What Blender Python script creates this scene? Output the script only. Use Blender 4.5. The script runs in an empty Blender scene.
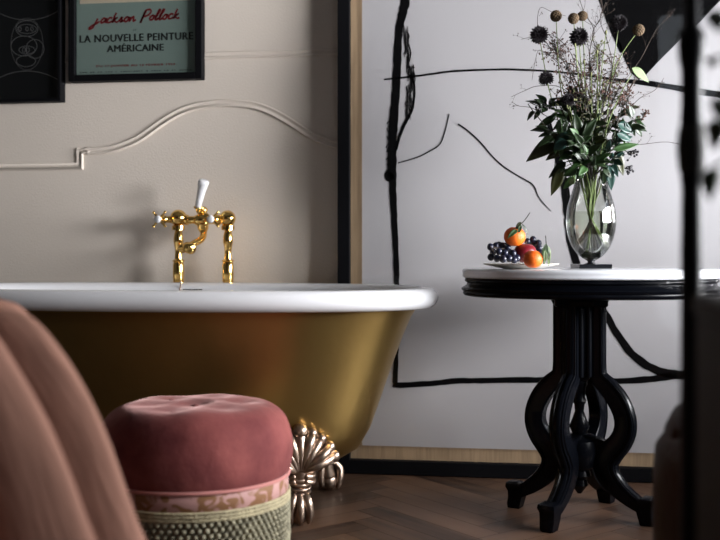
import bpy, bmesh, math, random
from mathutils import Vector, Matrix, noise
R = math.radians
PI = math.pi
sc = bpy.context.scene
COL = sc.collection
random.seed(7)

# ------------------------------------------------------------------ camera and its measuring frame
YAW = R(8.0); CH = 0.775; F = 1000.0
cY, sY = math.cos(YAW), math.sin(YAW)
def P(px, py, D):
    """the world point seen at (px, py) of the photograph at depth D from the lens"""
    xc = (px-360)/F*D
    return Vector((xc*cY - D*sY, xc*sY + D*cY, CH-(py-250)/F*D))
def W(px, py, Y):
    """the same on an upright plane parallel to the back wall"""
    u = (px-360)/F
    return P(px, py, Y/(cY+u*sY))

cam = bpy.data.cameras.new('camera'); co = bpy.data.objects.new('camera', cam); COL.objects.link(co)
cam.sensor_width = 36; cam.lens = 50.0; cam.shift_y = -20/720
co.location = (0, 0, CH); co.rotation_euler = (R(90), 0, YAW)
cam.clip_start = .05
cam.dof.use_dof = True; cam.dof.focus_distance = 2.96; cam.dof.aperture_fstop = 2.5
sc.camera = co

# ------------------------------------------------------------------ materials
def mat(name, col, rough=.5, metal=0, spec=.5, coat=0, sheen=0, noise_amt=0, noise_scale=8, col2=None, bump=0, bump_scale=60, stretch=None, trans=0, ior=1.45, detail=4, coat_rough=.05, sheen_tint=None):
    m = bpy.data.materials.new(name); m.use_nodes = True
    nt = m.node_tree; b = nt.nodes['Principled BSDF']
    def rgba(c): return (*c, 1)
    b.inputs['Base Color'].default_value = rgba(col); b.inputs['Roughness'].default_value = rough
    b.inputs['Metallic'].default_value = metal; b.inputs['Specular IOR Level'].default_value = spec
    b.inputs['Coat Weight'].default_value = coat; b.inputs['Coat Roughness'].default_value = coat_rough
    b.inputs['Sheen Weight'].default_value = sheen; b.inputs['Sheen Roughness'].default_value = .35
    if sheen_tint: b.inputs['Sheen Tint'].default_value = rgba(sheen_tint)
    b.inputs['Transmission Weight'].default_value = trans; b.inputs['IOR'].default_value = ior
    tc = nt.nodes.new('ShaderNodeTexCoord'); mp = nt.nodes.new('ShaderNodeMapping')
    nt.links.new(tc.outputs['Object'], mp.inputs[0])
    if stretch: mp.inputs['Scale'].default_value = stretch
    if noise_amt or col2:
        n = nt.nodes.new('ShaderNodeTexNoise'); n.inputs['Scale'].default_value = noise_scale; n.inputs['Detail'].default_value = detail
        nt.links.new(mp.outputs[0], n.inputs['Vector'])
        cr = nt.nodes.new('ShaderNodeValToRGB')
        c2 = col2 or tuple(c*(1-noise_amt) for c in col)
        cr.color_ramp.elements[0].position = .35; cr.color_ramp.elements[1].position = .65
        cr.color_ramp.elements[0].color = rgba(c2); cr.color_ramp.elements[1].color = rgba(col)
        nt.links.new(n.outputs['Fac'], cr.inputs[0]); nt.links.new(cr.outputs[0], b.inputs['Base Color'])
    if bump:
        n2 = nt.nodes.new('ShaderNodeTexNoise'); n2.inputs['Scale'].default_value = bump_scale; n2.inputs['Detail'].default_value = 3
        nt.links.new(mp.outputs[0], n2.inputs['Vector'])
        bp = nt.nodes.new('ShaderNodeBump'); bp.inputs['Strength'].default_value = bump; bp.inputs['Distance'].default_value = .01
        nt.links.new(n2.outputs['Fac'], bp.inputs['Height']); nt.links.new(bp.outputs[0], b.inputs['Normal'])
    return m
def thin_glass(name, tint=(1, 1, 1), base=.04, edge=.5, rough=0.0):
    m = bpy.data.materials.new(name); m.use_nodes = True; nt = m.node_tree
    nt.nodes.remove(nt.nodes['Principled BSDF'])
    out = nt.nodes['Material Output']
    t = nt.nodes.new('ShaderNodeBsdfTransparent'); t.inputs[0].default_value = (*tint, 1)
    g = nt.nodes.new('ShaderNodeBsdfGlossy'); g.inputs['Roughness'].default_value = rough
    lw = nt.nodes.new('ShaderNodeFresnel'); lw.inputs[0].default_value = 1.5
    mr = nt.nodes.new('ShaderNodeMapRange'); mr.inputs['From Min'].default_value = .04; mr.inputs['From Max'].default_value = 1
    mr.inputs['To Min'].default_value = base; mr.inputs['To Max'].default_value = edge
    mx = nt.nodes.new('ShaderNodeMixShader')
    nt.links.new(lw.outputs[0], mr.inputs['Value']); nt.links.new(mr.outputs[0], mx.inputs[0])
    nt.links.new(t.outputs[0], mx.inputs[1]); nt.links.new(g.outputs[0], mx.inputs[2]); nt.links.new(mx.outputs[0], out.inputs[0])
    return m

M = {}
M['wall'] = mat('wall_paint', (.67, .595, .52), rough=.75, noise_amt=.03, noise_scale=1.5, bump=.12, bump_scale=140)
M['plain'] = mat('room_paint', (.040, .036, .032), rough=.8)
M['ceil'] = mat('ceiling_paint', (.16, .15, .14), rough=.8)
M['canvas'] = mat('canvas', (.56, .545, .56), rough=.75, noise_amt=.03, noise_scale=2, bump=.06, bump_scale=200)
M['ink'] = mat('black_paint_stroke', (.003, .003, .0035), rough=.85, spec=.08)
M['ink_dry'] = mat('dry_brush_paint', (.03, .03, .032), rough=.7, noise_amt=.6, noise_scale=90)
M['frame'] = mat('black_frame', (.004, .004, .005), rough=.6, spec=.08)
M['liner'] = mat('oak_liner', (.36, .25, .15), rough=.6, noise_amt=.25, noise_scale=10, stretch=(8, 8, .6))
M['glaze'] = thin_glass('picture_glass', base=.015, edge=.4)
M['pane'] = thin_glass('window_glass', base=.04, edge=.5)
M['poster'] = mat('poster_paper', (.20, .27, .24), rough=.6, noise_amt=.04, noise_scale=4)
M['poster_top'] = mat('poster_cream', (.55, .48, .36), rough=.6)
M['red_ink'] = mat('red_ink', (.17, .010, .014), rough=.7)
M['black_ink'] = mat('black_ink', (.012, .016, .016), rough=.6)
M['print'] = mat('black_print', (.004, .005, .006), rough=.7, spec=.15)
M['chalk'] = mat('pale_line', (.12, .12, .12), rough=.7)
M['gold'] = mat('tub_gold', (.48, .32, .11), rough=.36, metal=1.0, bump=.04, bump_scale=40, noise_amt=.18, noise_scale=3)
M['enamel'] = mat('white_enamel', (.80, .80, .82), rough=.12, coat=.5)
M['brass'] = mat('polished_brass', (.88, .58, .19), rough=.12, metal=1.0)
M['porc'] = mat('porcelain', (.82, .82, .84), rough=.15, coat=.4, noise_amt=.25, noise_scale=35)
M['copper'] = mat('aged_copper', (.60, .45, .35), rough=.34, metal=1.0, noise_amt=.55, noise_scale=22)
M['silver'] = mat('worn_silver', (.60, .56, .52), rough=.3, metal=1.0, noise_amt=.4, noise_scale=22)
M['velvet'] = mat('rose_velvet', (.215, .060, .054), rough=.85, sheen=.28, col2=(.10, .022, .023), noise_scale=7, detail=5, bump=.25, bump_scale=30, spec=.2, sheen_tint=(1, .62, .58))
M['piping'] = mat('pink_piping', (.42, .16, .14), rough=.7, sheen=.4)
M['braid'] = mat('braid', (.42, .36, .22), rough=.8, noise_amt=.3, noise_scale=60, bump=.5, bump_scale=150)
M['fringe'] = mat('fringe', (.34, .31, .21), rough=.85, noise_amt=.45, noise_scale=45)
M['marble'] = mat('white_marble', (.74, .76, .80), rough=.16, coat=.3, noise_amt=.14, noise_scale=5, detail=8)
M['black_wood'] = mat('black_lacquer', (.0018, .0022, .0035), rough=.25, spec=.14, bump=.05, bump_scale=25)
M['plate'] = mat('cream_china', (.72, .68, .60), rough=.2, coat=.3)
M['orange'] = mat('mandarin_peel', (.85, .17, .010), rough=.45, col2=(.74, .11, .008), noise_scale=25, bump=.25, bump_scale=260)
M['grape'] = mat('grape_skin', (.011, .014, .036), rough=.38, noise_amt=.5, noise_scale=45, coat=.2)
M['redfruit'] = mat('red_fruit_skin', (.20, .010, .018), rough=.35, noise_amt=.45, noise_scale=30)
M['leaf'] = mat('leaf_dark', (.016, .034, .010), rough=.42, noise_amt=.5, noise_scale=25)
M['leaf2'] = mat('leaf_green', (.040, .095, .026), rough=.42, noise_amt=.45, noise_scale=25)
M['leaf3'] = mat('leaf_bluish', (.022, .060, .048), rough=.38, noise_amt=.5, noise_scale=25)
M['leaf_o'] = mat('leaf_olive', (.034, .038, .008), rough=.45, noise_amt=.4, noise_scale=30)
M['leafp'] = mat('leaf_pale', (.19, .26, .12), rough=.6, noise_amt=.3, noise_scale=40)
M['stem'] = mat('green_stem', (.11, .15, .04), rough=.5)
M['stem_d'] = mat('dark_stem', (.030, .026, .018), rough=.6)
M['bark'] = mat('brown_twig', (.055, .035, .024), rough=.7, noise_amt=.5, noise_scale=60)
M['dahlia'] = mat('dark_petal', (.010, .006, .009), rough=.6)
M['seed'] = mat('dry_seedhead', (.13, .085, .045), rough=.9, noise_amt=.6, noise_scale=150)
M['floret'] = mat('dusty_floret', (.13, .07, .055), rough=.9, noise_amt=.5, noise_scale=80)
M['bud'] = mat('yellow_green_bud', (.17, .18, .08), rough=.8, noise_amt=.4, noise_scale=80)
M['glass'] = thin_glass('vase_glass', tint=(.93, .94, .92), base=.05, edge=.85, rough=.01)
M['water'] = mat('water', (.86, .90, .80), rough=0, trans=1, ior=1.33)
M['black_glass'] = mat('black_glass', (.008, .009, .011), rough=.08, coat=.5)
M['throw'] = mat('throw', (.5, .25, .15), rough=.95)
M['leather'] = mat('brown_leather', (.030, .011, .006), rough=.42, spec=.05, bump=.15, bump_scale=60)
M['dark_wood'] = mat('dark_wood', (.006, .005, .005), rough=.6, spec=.12, noise_amt=.4, noise_scale=8)
M['post'] = mat('ebonised_wood', (.003, .003, .004), rough=.5, spec=.15)
M['postk'] = mat('greyed_wood_knob', (.022, .020, .017), rough=.6, spec=.2)
M['pot'] = mat('black_pot', (.015, .015, .016), rough=.4)
M['soil'] = mat('potting_soil', (.02, .014, .01), rough=.95, bump=.6)
M['base_dark'] = mat('floor_gap', (.006, .004, .003), rough=.9)

# wood planks, colour by a random value per plank, grain along each plank
def floor_material():
    m = bpy.data.materials.new('herringbone_oak'); m.use_nodes = True; nt = m.node_tree; b = nt.nodes['Principled BSDF']
    a = nt.nodes.new('ShaderNodeAttribute'); a.attribute_name = 'plank'
    uv = nt.nodes.new('ShaderNodeUVMap'); uv.uv_map = 'grain'
    mp = nt.nodes.new('ShaderNodeMapping'); mp.inputs['Scale'].default_value = (2.2, 32, 1)
    nt.links.new(uv.outputs[0], mp.inputs[0])
    n = nt.nodes.new('ShaderNodeTexNoise'); n.inputs['Scale'].default_value = 1.0; n.inputs['Detail'].default_value = 5
    nt.links.new(mp.outputs[0], n.inputs['Vector'])
    mxv = nt.nodes.new('ShaderNodeMath'); mxv.operation = 'MULTIPLY_ADD'; mxv.inputs[1].default_value = .55
    nt.links.new(a.outputs['Fac'], mxv.inputs[0]); nt.links.new(n.outputs['Fac'], mxv.inputs[2])
    cr = nt.nodes.new('ShaderNodeValToRGB'); e = cr.color_ramp.elements
    e[0].position = .35; e[0].color = (.020, .010, .006, 1); e[1].position = 1.05; e[1].color = (.105, .057, .034, 1)
    nt.links.new(mxv.outputs[0], cr.inputs[0]); nt.links.new(cr.outputs[0], b.inputs['Base Color'])
    b.inputs['Roughness'].default_value = .42
    bp = nt.nodes.new('ShaderNodeBump'); bp.inputs['Strength'].default_value = .12; bp.inputs['Distance'].default_value = .004
    nt.links.new(n.outputs['Fac'], bp.inputs['Height']); nt.links.new(bp.outputs[0], b.inputs['Normal'])
    return m
M['floor'] = floor_material()

def brocade_material():
    m = mat('brocade_band', (.55, .28, .25), rough=.7, sheen=.3); nt = m.node_tree; b = nt.nodes['Principled BSDF']
    tc = nt.nodes.new('ShaderNodeTexCoord'); v = nt.nodes.new('ShaderNodeTexNoise'); v.inputs['Scale'].default_value = 26; v.inputs['Detail'].default_value = 1; v.inputs['Distortion'].default_value = 1.2
    nt.links.new(tc.outputs['Object'], v.inputs['Vector'])
    cr = nt.nodes.new('ShaderNodeValToRGB'); cr.color_ramp.interpolation = 'LINEAR'
    e = cr.color_ramp.elements; e[0].position = .47; e[0].color = (.20, .09, .035, 1); e[1].position = .53; e[1].color = (.40, .22, .20, 1)
    nt.links.new(v.outputs['Fac'], cr.inputs[0]); nt.links.new(cr.outputs[0], b.inputs['Base Color'])
    return m
M['brocade'] = brocade_material()

def throw_material():
    """woven throw: an orange-tan end and a dusty pink band lower down, boundary at a height of the cloth"""
    m = mat('wool_throw', (.5, .25, .15), rough=.95, spec=.1); nt = m.node_tree; b = nt.nodes['Principled BSDF']
    uv = nt.nodes.new('ShaderNodeUVMap'); uv.uv_map = 'cloth'
    sp = nt.nodes.new('ShaderNodeSeparateXYZ'); nt.links.new(uv.outputs[0], sp.inputs[0])
    cr = nt.nodes.new('ShaderNodeValToRGB'); e = cr.color_ramp.elements
    e[0].position = .0; e[0].color = (.27, .150, .098, 1)
    e[1].position = .165; e[1].color = (.27, .150, .098, 1)
    for p, c in ((.18, (.27, .140, .066)), (.345, (.27, .140, .066)), (.36, (.27, .142, .105)), (1.0, (.25, .130, .095))):
        x = e.new(p); x.color = (*c, 1)
    nt.links.new(sp.outputs[1], cr.inputs[0])
    mp = nt.nodes.new('ShaderNodeMapping'); mp.inputs['Scale'].default_value = (260, 14, 1); nt.links.new(uv.outputs[0], mp.inputs[0])
    n = nt.nodes.new('ShaderNodeTexNoise'); n.inputs['Scale'].default_value = 1; n.inputs['Detail'].default_value = 3; nt.links.new(mp.outputs[0], n.inputs['Vector'])
    mx = nt.nodes.new('ShaderNodeMix'); mx.data_type = 'RGBA'; mx.blend_type = 'MULTIPLY'; mx.inputs[0].default_value = .6
    nt.links.new(cr.outputs[0], mx.inputs[6]); nt.links.new(n.outputs['Fac'], mx.inputs[7]); nt.links.new(mx.outputs[2], b.inputs['Base Color'])
    bp = nt.nodes.new('ShaderNodeBump'); bp.inputs['Strength'].default_value = .4; bp.inputs['Distance'].default_value = .004
    nt.links.new(n.outputs['Fac'], bp.inputs['Height']); nt.links.new(bp.outputs[0], b.inputs['Normal'])
    return m
M['throw'] = throw_material()

# ------------------------------------------------------------------ objects and geometry helpers
def thing(name, label, cat, loc, group=None):
    o = bpy.data.objects.new(name, None); COL.objects.link(o); o.location = loc; o.empty_display_size = .05
    o['label'] = label; o['category'] = cat
    if group: o['group'] = group
    return o
def root_loc(o):
    l = Vector((0, 0, 0))
    while o: l += Vector(o.location); o = o.parent
    return l
def obj(name, bm, m, parent=None, smooth=True, bevel=0, loc=None, sharp=None, label=None):
    """link bm (in world coordinates) as ONE mesh object under its thing"""
    base = root_loc(parent) if parent else Vector(loc or (0, 0, 0))
    bmesh.ops.recalc_face_normals(bm, faces=bm.faces)
    bmesh.ops.translate(bm, verts=bm.verts, vec=-base)
    me = bpy.data.meshes.new(name); bm.to_mesh(me); bm.free()
    o = bpy.data.objects.new(name, me); COL.objects.link(o)
    if parent: o.parent = parent
    else: o.location = base
    for mm in (m if isinstance(m, (list, tuple)) else [m]): me.materials.append(mm)
    if smooth:
        for p in me.polygons: p.use_smooth = True
        if sharp is not None: me.set_sharp_from_angle(angle=R(sharp))
    if bevel:
        md = o.modifiers.new('bevel', 'BEVEL'); md.width = bevel; md.segments = 2; md.limit_method = 'ANGLE'; md.harden_normals = False
    if label: o['label'] = label
    return o
def tag(o, label, cat, group=None):
    o['label'] = label; o['category'] = cat
    if group: o['group'] = group
    return o
def struct(name, bm, m, **k):
    o = obj(name, bm, m, **k); o['kind'] = 'structure'; return o
def NB(): return bmesh.new()
def box(bm, x0, x1, y0, y1, z0, z1):
    v = [bm.verts.new((x, y, z)) for z in (z0, z1) for y in (y0, y1) for x in (x0, x1)]
    for f in ((0, 1, 3, 2), (4, 6, 7, 5), (0, 4, 5, 1), (2, 3, 7, 6), (0, 2, 6, 4), (1, 5, 7, 3)): bm.faces.new([v[i] for i in f])
    return v
def rings(bm, rs, close=True, cap0=True, cap1=True):
    vs = [[bm.verts.new(p) for p in r] for r in rs]
    for a, b in zip(vs, vs[1:]):
        n = len(a)
        for i in range(n if close else n-1): bm.faces.new((a[i], a[(i+1) % n], b[(i+1) % n], b[i]))
    if close and cap0: bm.faces.new(vs[0][::-1])
    if close and cap1: bm.faces.new(vs[-1])
    return vs
def lathe(bm, c, prof, seg=32, cap0=True, cap1=True, sx=1, sy=1, rot=0):
    c = Vector(c)
    rs = []
    for r, z in prof:
        ring = []
        for i in range(seg):
            a = 2*PI*i/seg; x = r*sx*math.cos(a); y = r*sy*math.sin(a)
            ring.append(c+Vector((x*math.cos(rot)-y*math.sin(rot), x*math.sin(rot)+y*math.cos(rot), z)))
        rs.append(ring)
    return rings(bm, rs, True, cap0, cap1)
def smooth_path(pts, k=4):
    """Catmull-Rom through points (any dimension)"""
    if len(pts) < 3 or k < 2: return [tuple(p) for p in pts]
    out = []
    P_ = [tuple(p) for p in pts]; P_ = [P_[0]]+P_+[P_[-1]]
    for i in range(1, len(P_)-2):
        p0, p1, p2, p3 = P_[i-1:i+3]
        for j in range(k):
            t = j/k
            out.append(tuple(.5*((2*b)+(-a+c)*t+(2*a-5*b+4*c-d)*t*t+(-a+3*b-3*c+d)*t**3) for a, b, c, d in zip(p0, p1, p2, p3)))
    out.append(P_[-2]); return out
def frames(pts):
    n = len(pts); T = []
    for i in range(n):
        t = pts[min(i+1, n-1)]-pts[max(i-1, 0)]
        T.append(t.normalized() if t.length > 1e-9 else Vector((0, 0, 1)))
    u = T[0].orthogonal().normalized(); out = []
    for t in T:
        u = (u-t*u.dot(t)); u = u.normalized() if u.length > 1e-6 else t.orthogonal().normalized()
        out.append((t, u, t.cross(u)))
    return out
def tube(bm, pts, rad, seg=8, k=3, flat=1):
    """round tapering tube through pts; rad is one radius or one per point"""
    if not isinstance(rad, (list, tuple)): rad = [rad]*len(pts)
    q = smooth_path([(*p, r) for p, r in zip(pts, rad)], k)
    v = [Vector(p[:3]) for p in q]; rr = [max(p[3], 1e-5) for p in q]
    rs = []
    for p, r, (t, a, b) in zip(v, rr, frames(v)):
        rs.append([p+a*(r*math.cos(2*PI*i/seg))+b*(r*flat*math.sin(2*PI*i/seg)) for i in range(seg)])
    return rings(bm, rs)
def ball(bm, c, r, s=(1, 1, 1), seg=12, ring=8):
    c = Vector(c)
    vs = []
    top = bm.verts.new(c+Vector((0, 0, r*s[2]))); bot = bm.verts.new(c-Vector((0, 0, r*s[2])))
    for j in range(1, ring):
        a = PI*j/ring
        vs.append([bm.verts.new(c+Vector((r*s[0]*math.sin(a)*math.cos(2*PI*i/seg), r*s[1]*math.sin(a)*math.sin(2*PI*i/seg), r*s[2]*math.cos(a)))) for i in range(seg)])
    for i in range(seg):
        bm.faces.new((top, vs[0][i], vs[0][(i+1) % seg])); bm.faces.new((bot, vs[-1][(i+1) % seg], vs[-1][i]))
    for a, b in zip(vs, vs[1:]):
        for i in range(seg): bm.faces.new((a[i], b[i], b[(i+1) % seg], a[(i+1) % seg]))
def leaf(bm, base, d, up, L, Wd, curl=.25, fold=.25, n=7, th=.0006):
    """pointed leaf blade with midrib fold and droop, thin but with thickness"""
    d = d.normalized(); s = d.cross(up)
    s = s.normalized() if s.length > 1e-5 else d.orthogonal().normalized()
    nrm = s.cross(d).normalized()
    prev = None; rows = []
    for i in range(n+1):
        t = i/n
        w = Wd*.5*(math.sin(PI*min(1, t**.75))**.85)*(1-.25*t) if 0 < t < 1 else .0004
        c = base+d*(L*t*(1-.12*curl*t))-nrm*(curl*L*t*t*.6)
        rows.append([c-s*w+nrm*(fold*w), c-s*(w*.5)+nrm*(fold*w*.35), c, c+s*(w*.5)+nrm*(fold*w*.35), c+s*w+nrm*(fold*w)])
    up_ = [[bm.verts.new(p+nrm*th) for p in r] for r in rows]; dn = [[bm.verts.new(p-nrm*th) for p in r] for r in rows]
    for a, b in zip(up_, up_[1:]):
        for i in range(4): bm.faces.new((a[i], a[i+1], b[i+1], b[i]))
    for a, b in zip(dn, dn[1:]):
        for i in range(4): bm.faces.new((a[i], b[i], b[i+1], a[i+1]))
    for k_ in range(n):
        bm.faces.new((up_[k_][0], up_[k_+1][0], dn[k_+1][0], dn[k_][0])); bm.faces.new((up_[k_][4], dn[k_][4], dn[k_+1][4], up_[k_+1][4]))

# ------------------------------------------------------------------ THE ROOM
X0, X1, Y0, Y1, H = -3.0, 2.0, -2.0, 3.5, 2.9
def make_floor():
    bm = NB(); uvl = bm.loops.layers.uv.new('grain'); pl = bm.faces.layers.float.new('plank')
    w, n = .085, 6
    c45 = math.sqrt(.5)
    def q(x0, x1, y0, y1, along_x):
        g = .0007
        pts = [(x0+g, y0+g), (x1-g, y0+g), (x1-g, y1-g), (x0+g, y1-g)]
        wp = [((a-b)*c45, (a+b)*c45) for a, b in pts]
        cx = sum(p[0] for p in wp)/4; cy = sum(p[1] for p in wp)/4
        if not (X0-.5 < cx < X1+.5 and Y0-.5 < cy < Y1+.5): return
        f = bm.faces.new([bm.verts.new((p[0], p[1], 0)) for p in wp])
        r = random.random(); f[pl] = r; ou, ov = random.random()*40, random.random()*40
        for l, (a, b) in zip(f.loops, pts):
            l[uvl].uv = ((a-x0+ou, b-y0+ov) if along_x else (b-y0+ou, a-x0+ov))
        f.material_index = 0
    for k in range(-90, 90):
        for j in range(-10, 11):
            q((k+2*n*j)*w, (k+2*n*j+n)*w, k*w, (k+1)*w, True)
            q((k+n+2*n*j)*w, (k+n+1+2*n*j)*w, (k-n+1)*w, (k+1)*w, False)
    for co_, no in (((X0, 0, 0), (-1, 0, 0)), ((X1, 0, 0), (1, 0, 0)), ((0, Y0, 0), (0, -1, 0)), ((0, Y1, 0), (0, 1, 0))):
        bmesh.ops.bisect_plane(bm, geom=bm.verts[:]+bm.edges[:]+bm.faces[:], plane_co=co_, plane_no=no, clear_outer=True)
    nf = len(bm.faces)
    old = set(bm.faces)
    box(bm, X0-.1, X1+.1, Y0-.1, Y1+.1, -.1, -.0015)
    for f in bm.faces:
        if f not in old: f.material_index = 1
    me = bpy.data.meshes.new('floor'); bm.to_mesh(me); bm.free()
    me.materials.append(M['floor']); me.materials.append(M['base_dark'])
    o = bpy.data.objects.new('floor', me); COL.objects.link(o); o['kind'] = 'structure'
make_floor()
bm = NB(); box(bm, X0-.1, X1+.1, Y0-.1, Y1+.1, H, H+.1); struct('ceiling', bm, M['ceil'], smooth=False)
bm = NB(); box(bm, X0, X1, Y1, Y1+.1, 0, H); struct('wall_back', bm, M['wall'], smooth=False)
bm = NB(); box(bm, X0-.1, X0, Y0, Y1, 0, H); struct('wall_left', bm, M['plain'], smooth=False)
# right wall with a tall window, rear wall with another
def wall_with_hole(name, axis, pos, a0, a1, h0, h1, zs0, zs1):
    """axis 'x': the wall is the plane X=pos running in Y from a0 to a1; the opening is h0..h1, zs0..zs1"""
    bm = NB()
    s = .1 if pos > 0 else -.1
    p0, p1 = min(pos, pos+s), max(pos, pos+s)
    for (u0, u1, z0, z1) in ((a0, h0, 0, H), (h1, a1, 0, H), (h0, h1, 0, zs0), (h0, h1, zs1, H)):
        if axis == 'x': box(bm, p0, p1, u0, u1, z0, z1)
        else: box(bm, u0, u1, p0, p1, z0, z1)
    struct(name, bm, M['plain'], smooth=False)
WR = (1.3, 3.3, .80, 1.75)   # y0 y1 z0 z1
WB = (1.30, 1.90, .02, 2.85)   # x0 x1 z0 z1
wall_with_hole('wall_right', 'x', X1, Y0, Y1, *WR)
wall_with_hole('wall_rear', 'y', Y0, X0, X1, *WB)
M['win'] = mat('window_frame_paint', (.5, .5, .5), rough=.5)
def window(n, axis, pos, h, sgn):
    bm = NB(); pb = NB()
    a0, a1, z0, z1 = h
    fr = .05
    def b_(u0, u1, w0, w1, t0=.03, t1=.07, B=None):
        B = B or bm
        p0, p1 = sorted((pos+sgn*t0, pos+sgn*t1))
        if axis == 'x': box(B, p0, p1, u0, u1, w0, w1)
        else: box(B, u0, u1, p0, p1, w0, w1)
    b_(a0, a0+fr, z0, z1); b_(a1-fr, a1, z0, z1); b_(a0+fr, a1-fr, z0, z0+fr); b_(a0+fr, a1-fr, z1-fr, z1)
    m_ = (a0+a1)/2; b_(m_-.02, m_+.02, z0+fr, z1-fr)
    b_(a0+fr, a1-fr, z0+fr, z1-fr, .048, .052, pb)
    w = struct('window_%d' % n, bm, M['win'], smooth=False)
    g = obj('window_pane', pb, M['pane'], w, smooth=False)
window(1, 'x', X1, WR, 1); window(2, 'y', Y0, WB, -1)

# plaster mouldings on the back wall, drawn where they run
def moulding(name, path, wd, dp, k=1, y=Y1):
    pts = smooth_path(path, k)
    bm = NB(); rs = []
    n = len(pts)
    for i, (x, z) in enumerate(pts):
        a = Vector(pts[max(i-1, 0)]); b = Vector(pts[min(i+1, n-1)]); t = (b-a)
        d0 = (Vector(pts[i])-a).normalized() if i else t.normalized(); d1 = (b-Vector(pts[i])).normalized() if i < n-1 else t.normalized()
        t = (d0+d1).normalized(); s = Vector((-t.y, t.x)); m_ = 1/max(.5, s.dot(Vector((-d1.y, d1.x))))
        prof = ((-wd/2, 0), (-wd/2, -dp*.55), (-wd*.36, -dp), (-wd*.2, -dp*.75), (-wd*.05, -dp*.22), (wd*.12, -dp*.22), (wd*.25, -dp*.6), (wd*.38, -dp*.7), (wd/2, -dp*.3), (wd/2, 0))
        rs.append([Vector((x+s.x*o*m_, y+dd, z+s.y*o*m_)) for o, dd in prof])
    rings(bm, rs)
    return struct(name, bm, M['wall'], smooth=True, sharp=40)
def wz(px, py, Y=Y1):
    p = W(px, py, Y); return (p.x, p.z)
arch = [wz(x, y) for x, y in ((84, 151), (98, 150.5), (112, 149), (126, 144.5), (140, 138), (152, 129.5), (165, 120.5), (178, 113), (192, 107.5), (208, 104.5), (224, 103.2), (242, 104), (258, 106.5), (273, 111), (288, 117), (303, 125.5), (318, 134), (333, 141))]
zl, zu = wz(40, 166.5)[1], wz(84, 151)[1]
xs = wz(80, 160)[0]
left_run = [(X0+.12, zl), (xs, zl), (xs, zu), (xs+.04, zu)]
# the arch is symmetric about its crown
xc = wz(224, 103)[0]
half = [p for p in smooth_path(arch, 3) if p[0] <= xc]
full = left_run+half+[(2*xc-x, z) for x, z in half[::-1][1:]]+[(2*xc-xs-.04, zu), (2*xc-xs, zu), (2*xc-xs, zl), (X1-.12, zl)]
moulding('trim_1', full, .028, .009)
zt = wz(270, 54)[1]
moulding('trim_2', [(X0+.02, zt), (X1-.02, zt)], .026, .009)
bm = NB(); box(bm, X0, X1, Y1-.016, Y1, 0, .14); struct('baseboard_back', bm, M['wall'], smooth=False, bevel=.004)

# ------------------------------------------------------------------ THE BIG ABSTRACT PAINTING leaning flat on the wall
PY = 3.45          # canvas plane
fx0 = W(337.5, 200, 3.42).x; fx1 = 1.35; ft = 2.35
art = thing('framed_painting', 'huge framed white canvas with black abstract strokes, standing on the floor behind the side table', 'painting', ((fx0+fx1)/2, PY, 0))
bw = W(349.5, 200, 3.42).x-fx0; lw_ = .040
def ring_frame(bm, x0, x1, z0, z1, w, wb, y0, y1):
    box(bm, x0, x0+w, y0, y1, z0, z1); box(bm, x1-w, x1, y0, y1, z0, z1)
    box(bm, x0+w, x1-w, y0, y1, z0, z0+wb); box(bm, x0+w, x1-w, y0, y1, z1-wb, z1)
zb = .002
bm = NB(); ring_frame(bm, fx0, fx1, zb, ft, bw, .047, 3.42, 3.482); obj('outer_frame', bm, M['frame'], art, smooth=False, bevel=.002)
bm = NB(); ring_frame(bm, fx0+bw, fx1-bw, .049, ft-.047, lw_, .046, 3.449, 3.481); obj('inner_frame', bm, M['liner'], art, smooth=False, label='tan inner moulding')
cz0 = .095
bm = NB(); box(bm, fx0+bw+lw_, fx1-bw-lw_, PY, 3.479, cz0, ft-.093); obj('canvas', bm, M['canvas'], art, smooth=False)
bm = NB(); box(bm, fx0+bw+lw_, fx1-bw-lw_, 3.440, 3.442, cz0, ft-.093); obj('glazing', bm, M['glaze'], art, smooth=False)
def stroke(bm, pts, k=5, jitter=.12, y=PY, proud=.0012, seed=0, to=None):
    """brush stroke on the canvas: (px, py, width px) points, ragged edges"""
    q = smooth_path(pts, k); rnd = random.Random(seed)
    P2 = []
    for x, yy, w in q:
        p = (to or (lambda a, b: wz(a, b, y)))(x, yy); P2.append((Vector(p), w*3.45e-3*.5))
    rs = []
    n = len(P2)
    for i, (p, w) in enumerate(P2):
        t = (P2[min(i+1, n-1)][0]-P2[max(i-1, 0)][0])
        t = t.normalized() if t.length > 0 else Vector((1, 0)); s = Vector((-t.y, t.x))
        a = w*(1+jitter*rnd.uniform(-1, 1)); b = w*(1+jitter*rnd.uniform(-1, 1))
        L, Rr = p-s*a, p+s*b
        rs.append([Vector((L.x, y, L.y)), Vector((L.x, y-proud, L.y)), Vector((Rr.x, y-proud, Rr.y)), Vector((Rr.x, y, Rr.y))])
    rings(bm, rs)
bm = NB()
S = lambda *a, **k: stroke(bm, *a, **k)
S([(407, -40, 14), (406, -5, 10), (403, 12, 9), (399, 30, 8), (397.5, 60, 8), (396, 90, 8), (394, 115, 9), (392.5, 140, 9), (392, 165, 9), (393, 190, 7), (394, 215, 6.5), (395.5, 245, 6), (396.5, 275, 5.5), (397, 300, 5), (396.5, 330, 5), (396, 355, 5), (395, 383, 5)], seed=1)
S([(386, 172, 4), (389, 176, 9), (391, 180, 8)], seed=2)
S([(393, 384, 6), (400, 385, 5.5), (430, 383.5, 5.5), (455, 381, 5.5), (480, 380.5, 5.5), (520, 380, 5.5), (560, 380, 5.5), (600, 381, 5.5), (640, 380, 6), (665, 377, 7), (700, 372, 8), (740, 366, 8)], seed=3)
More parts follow.
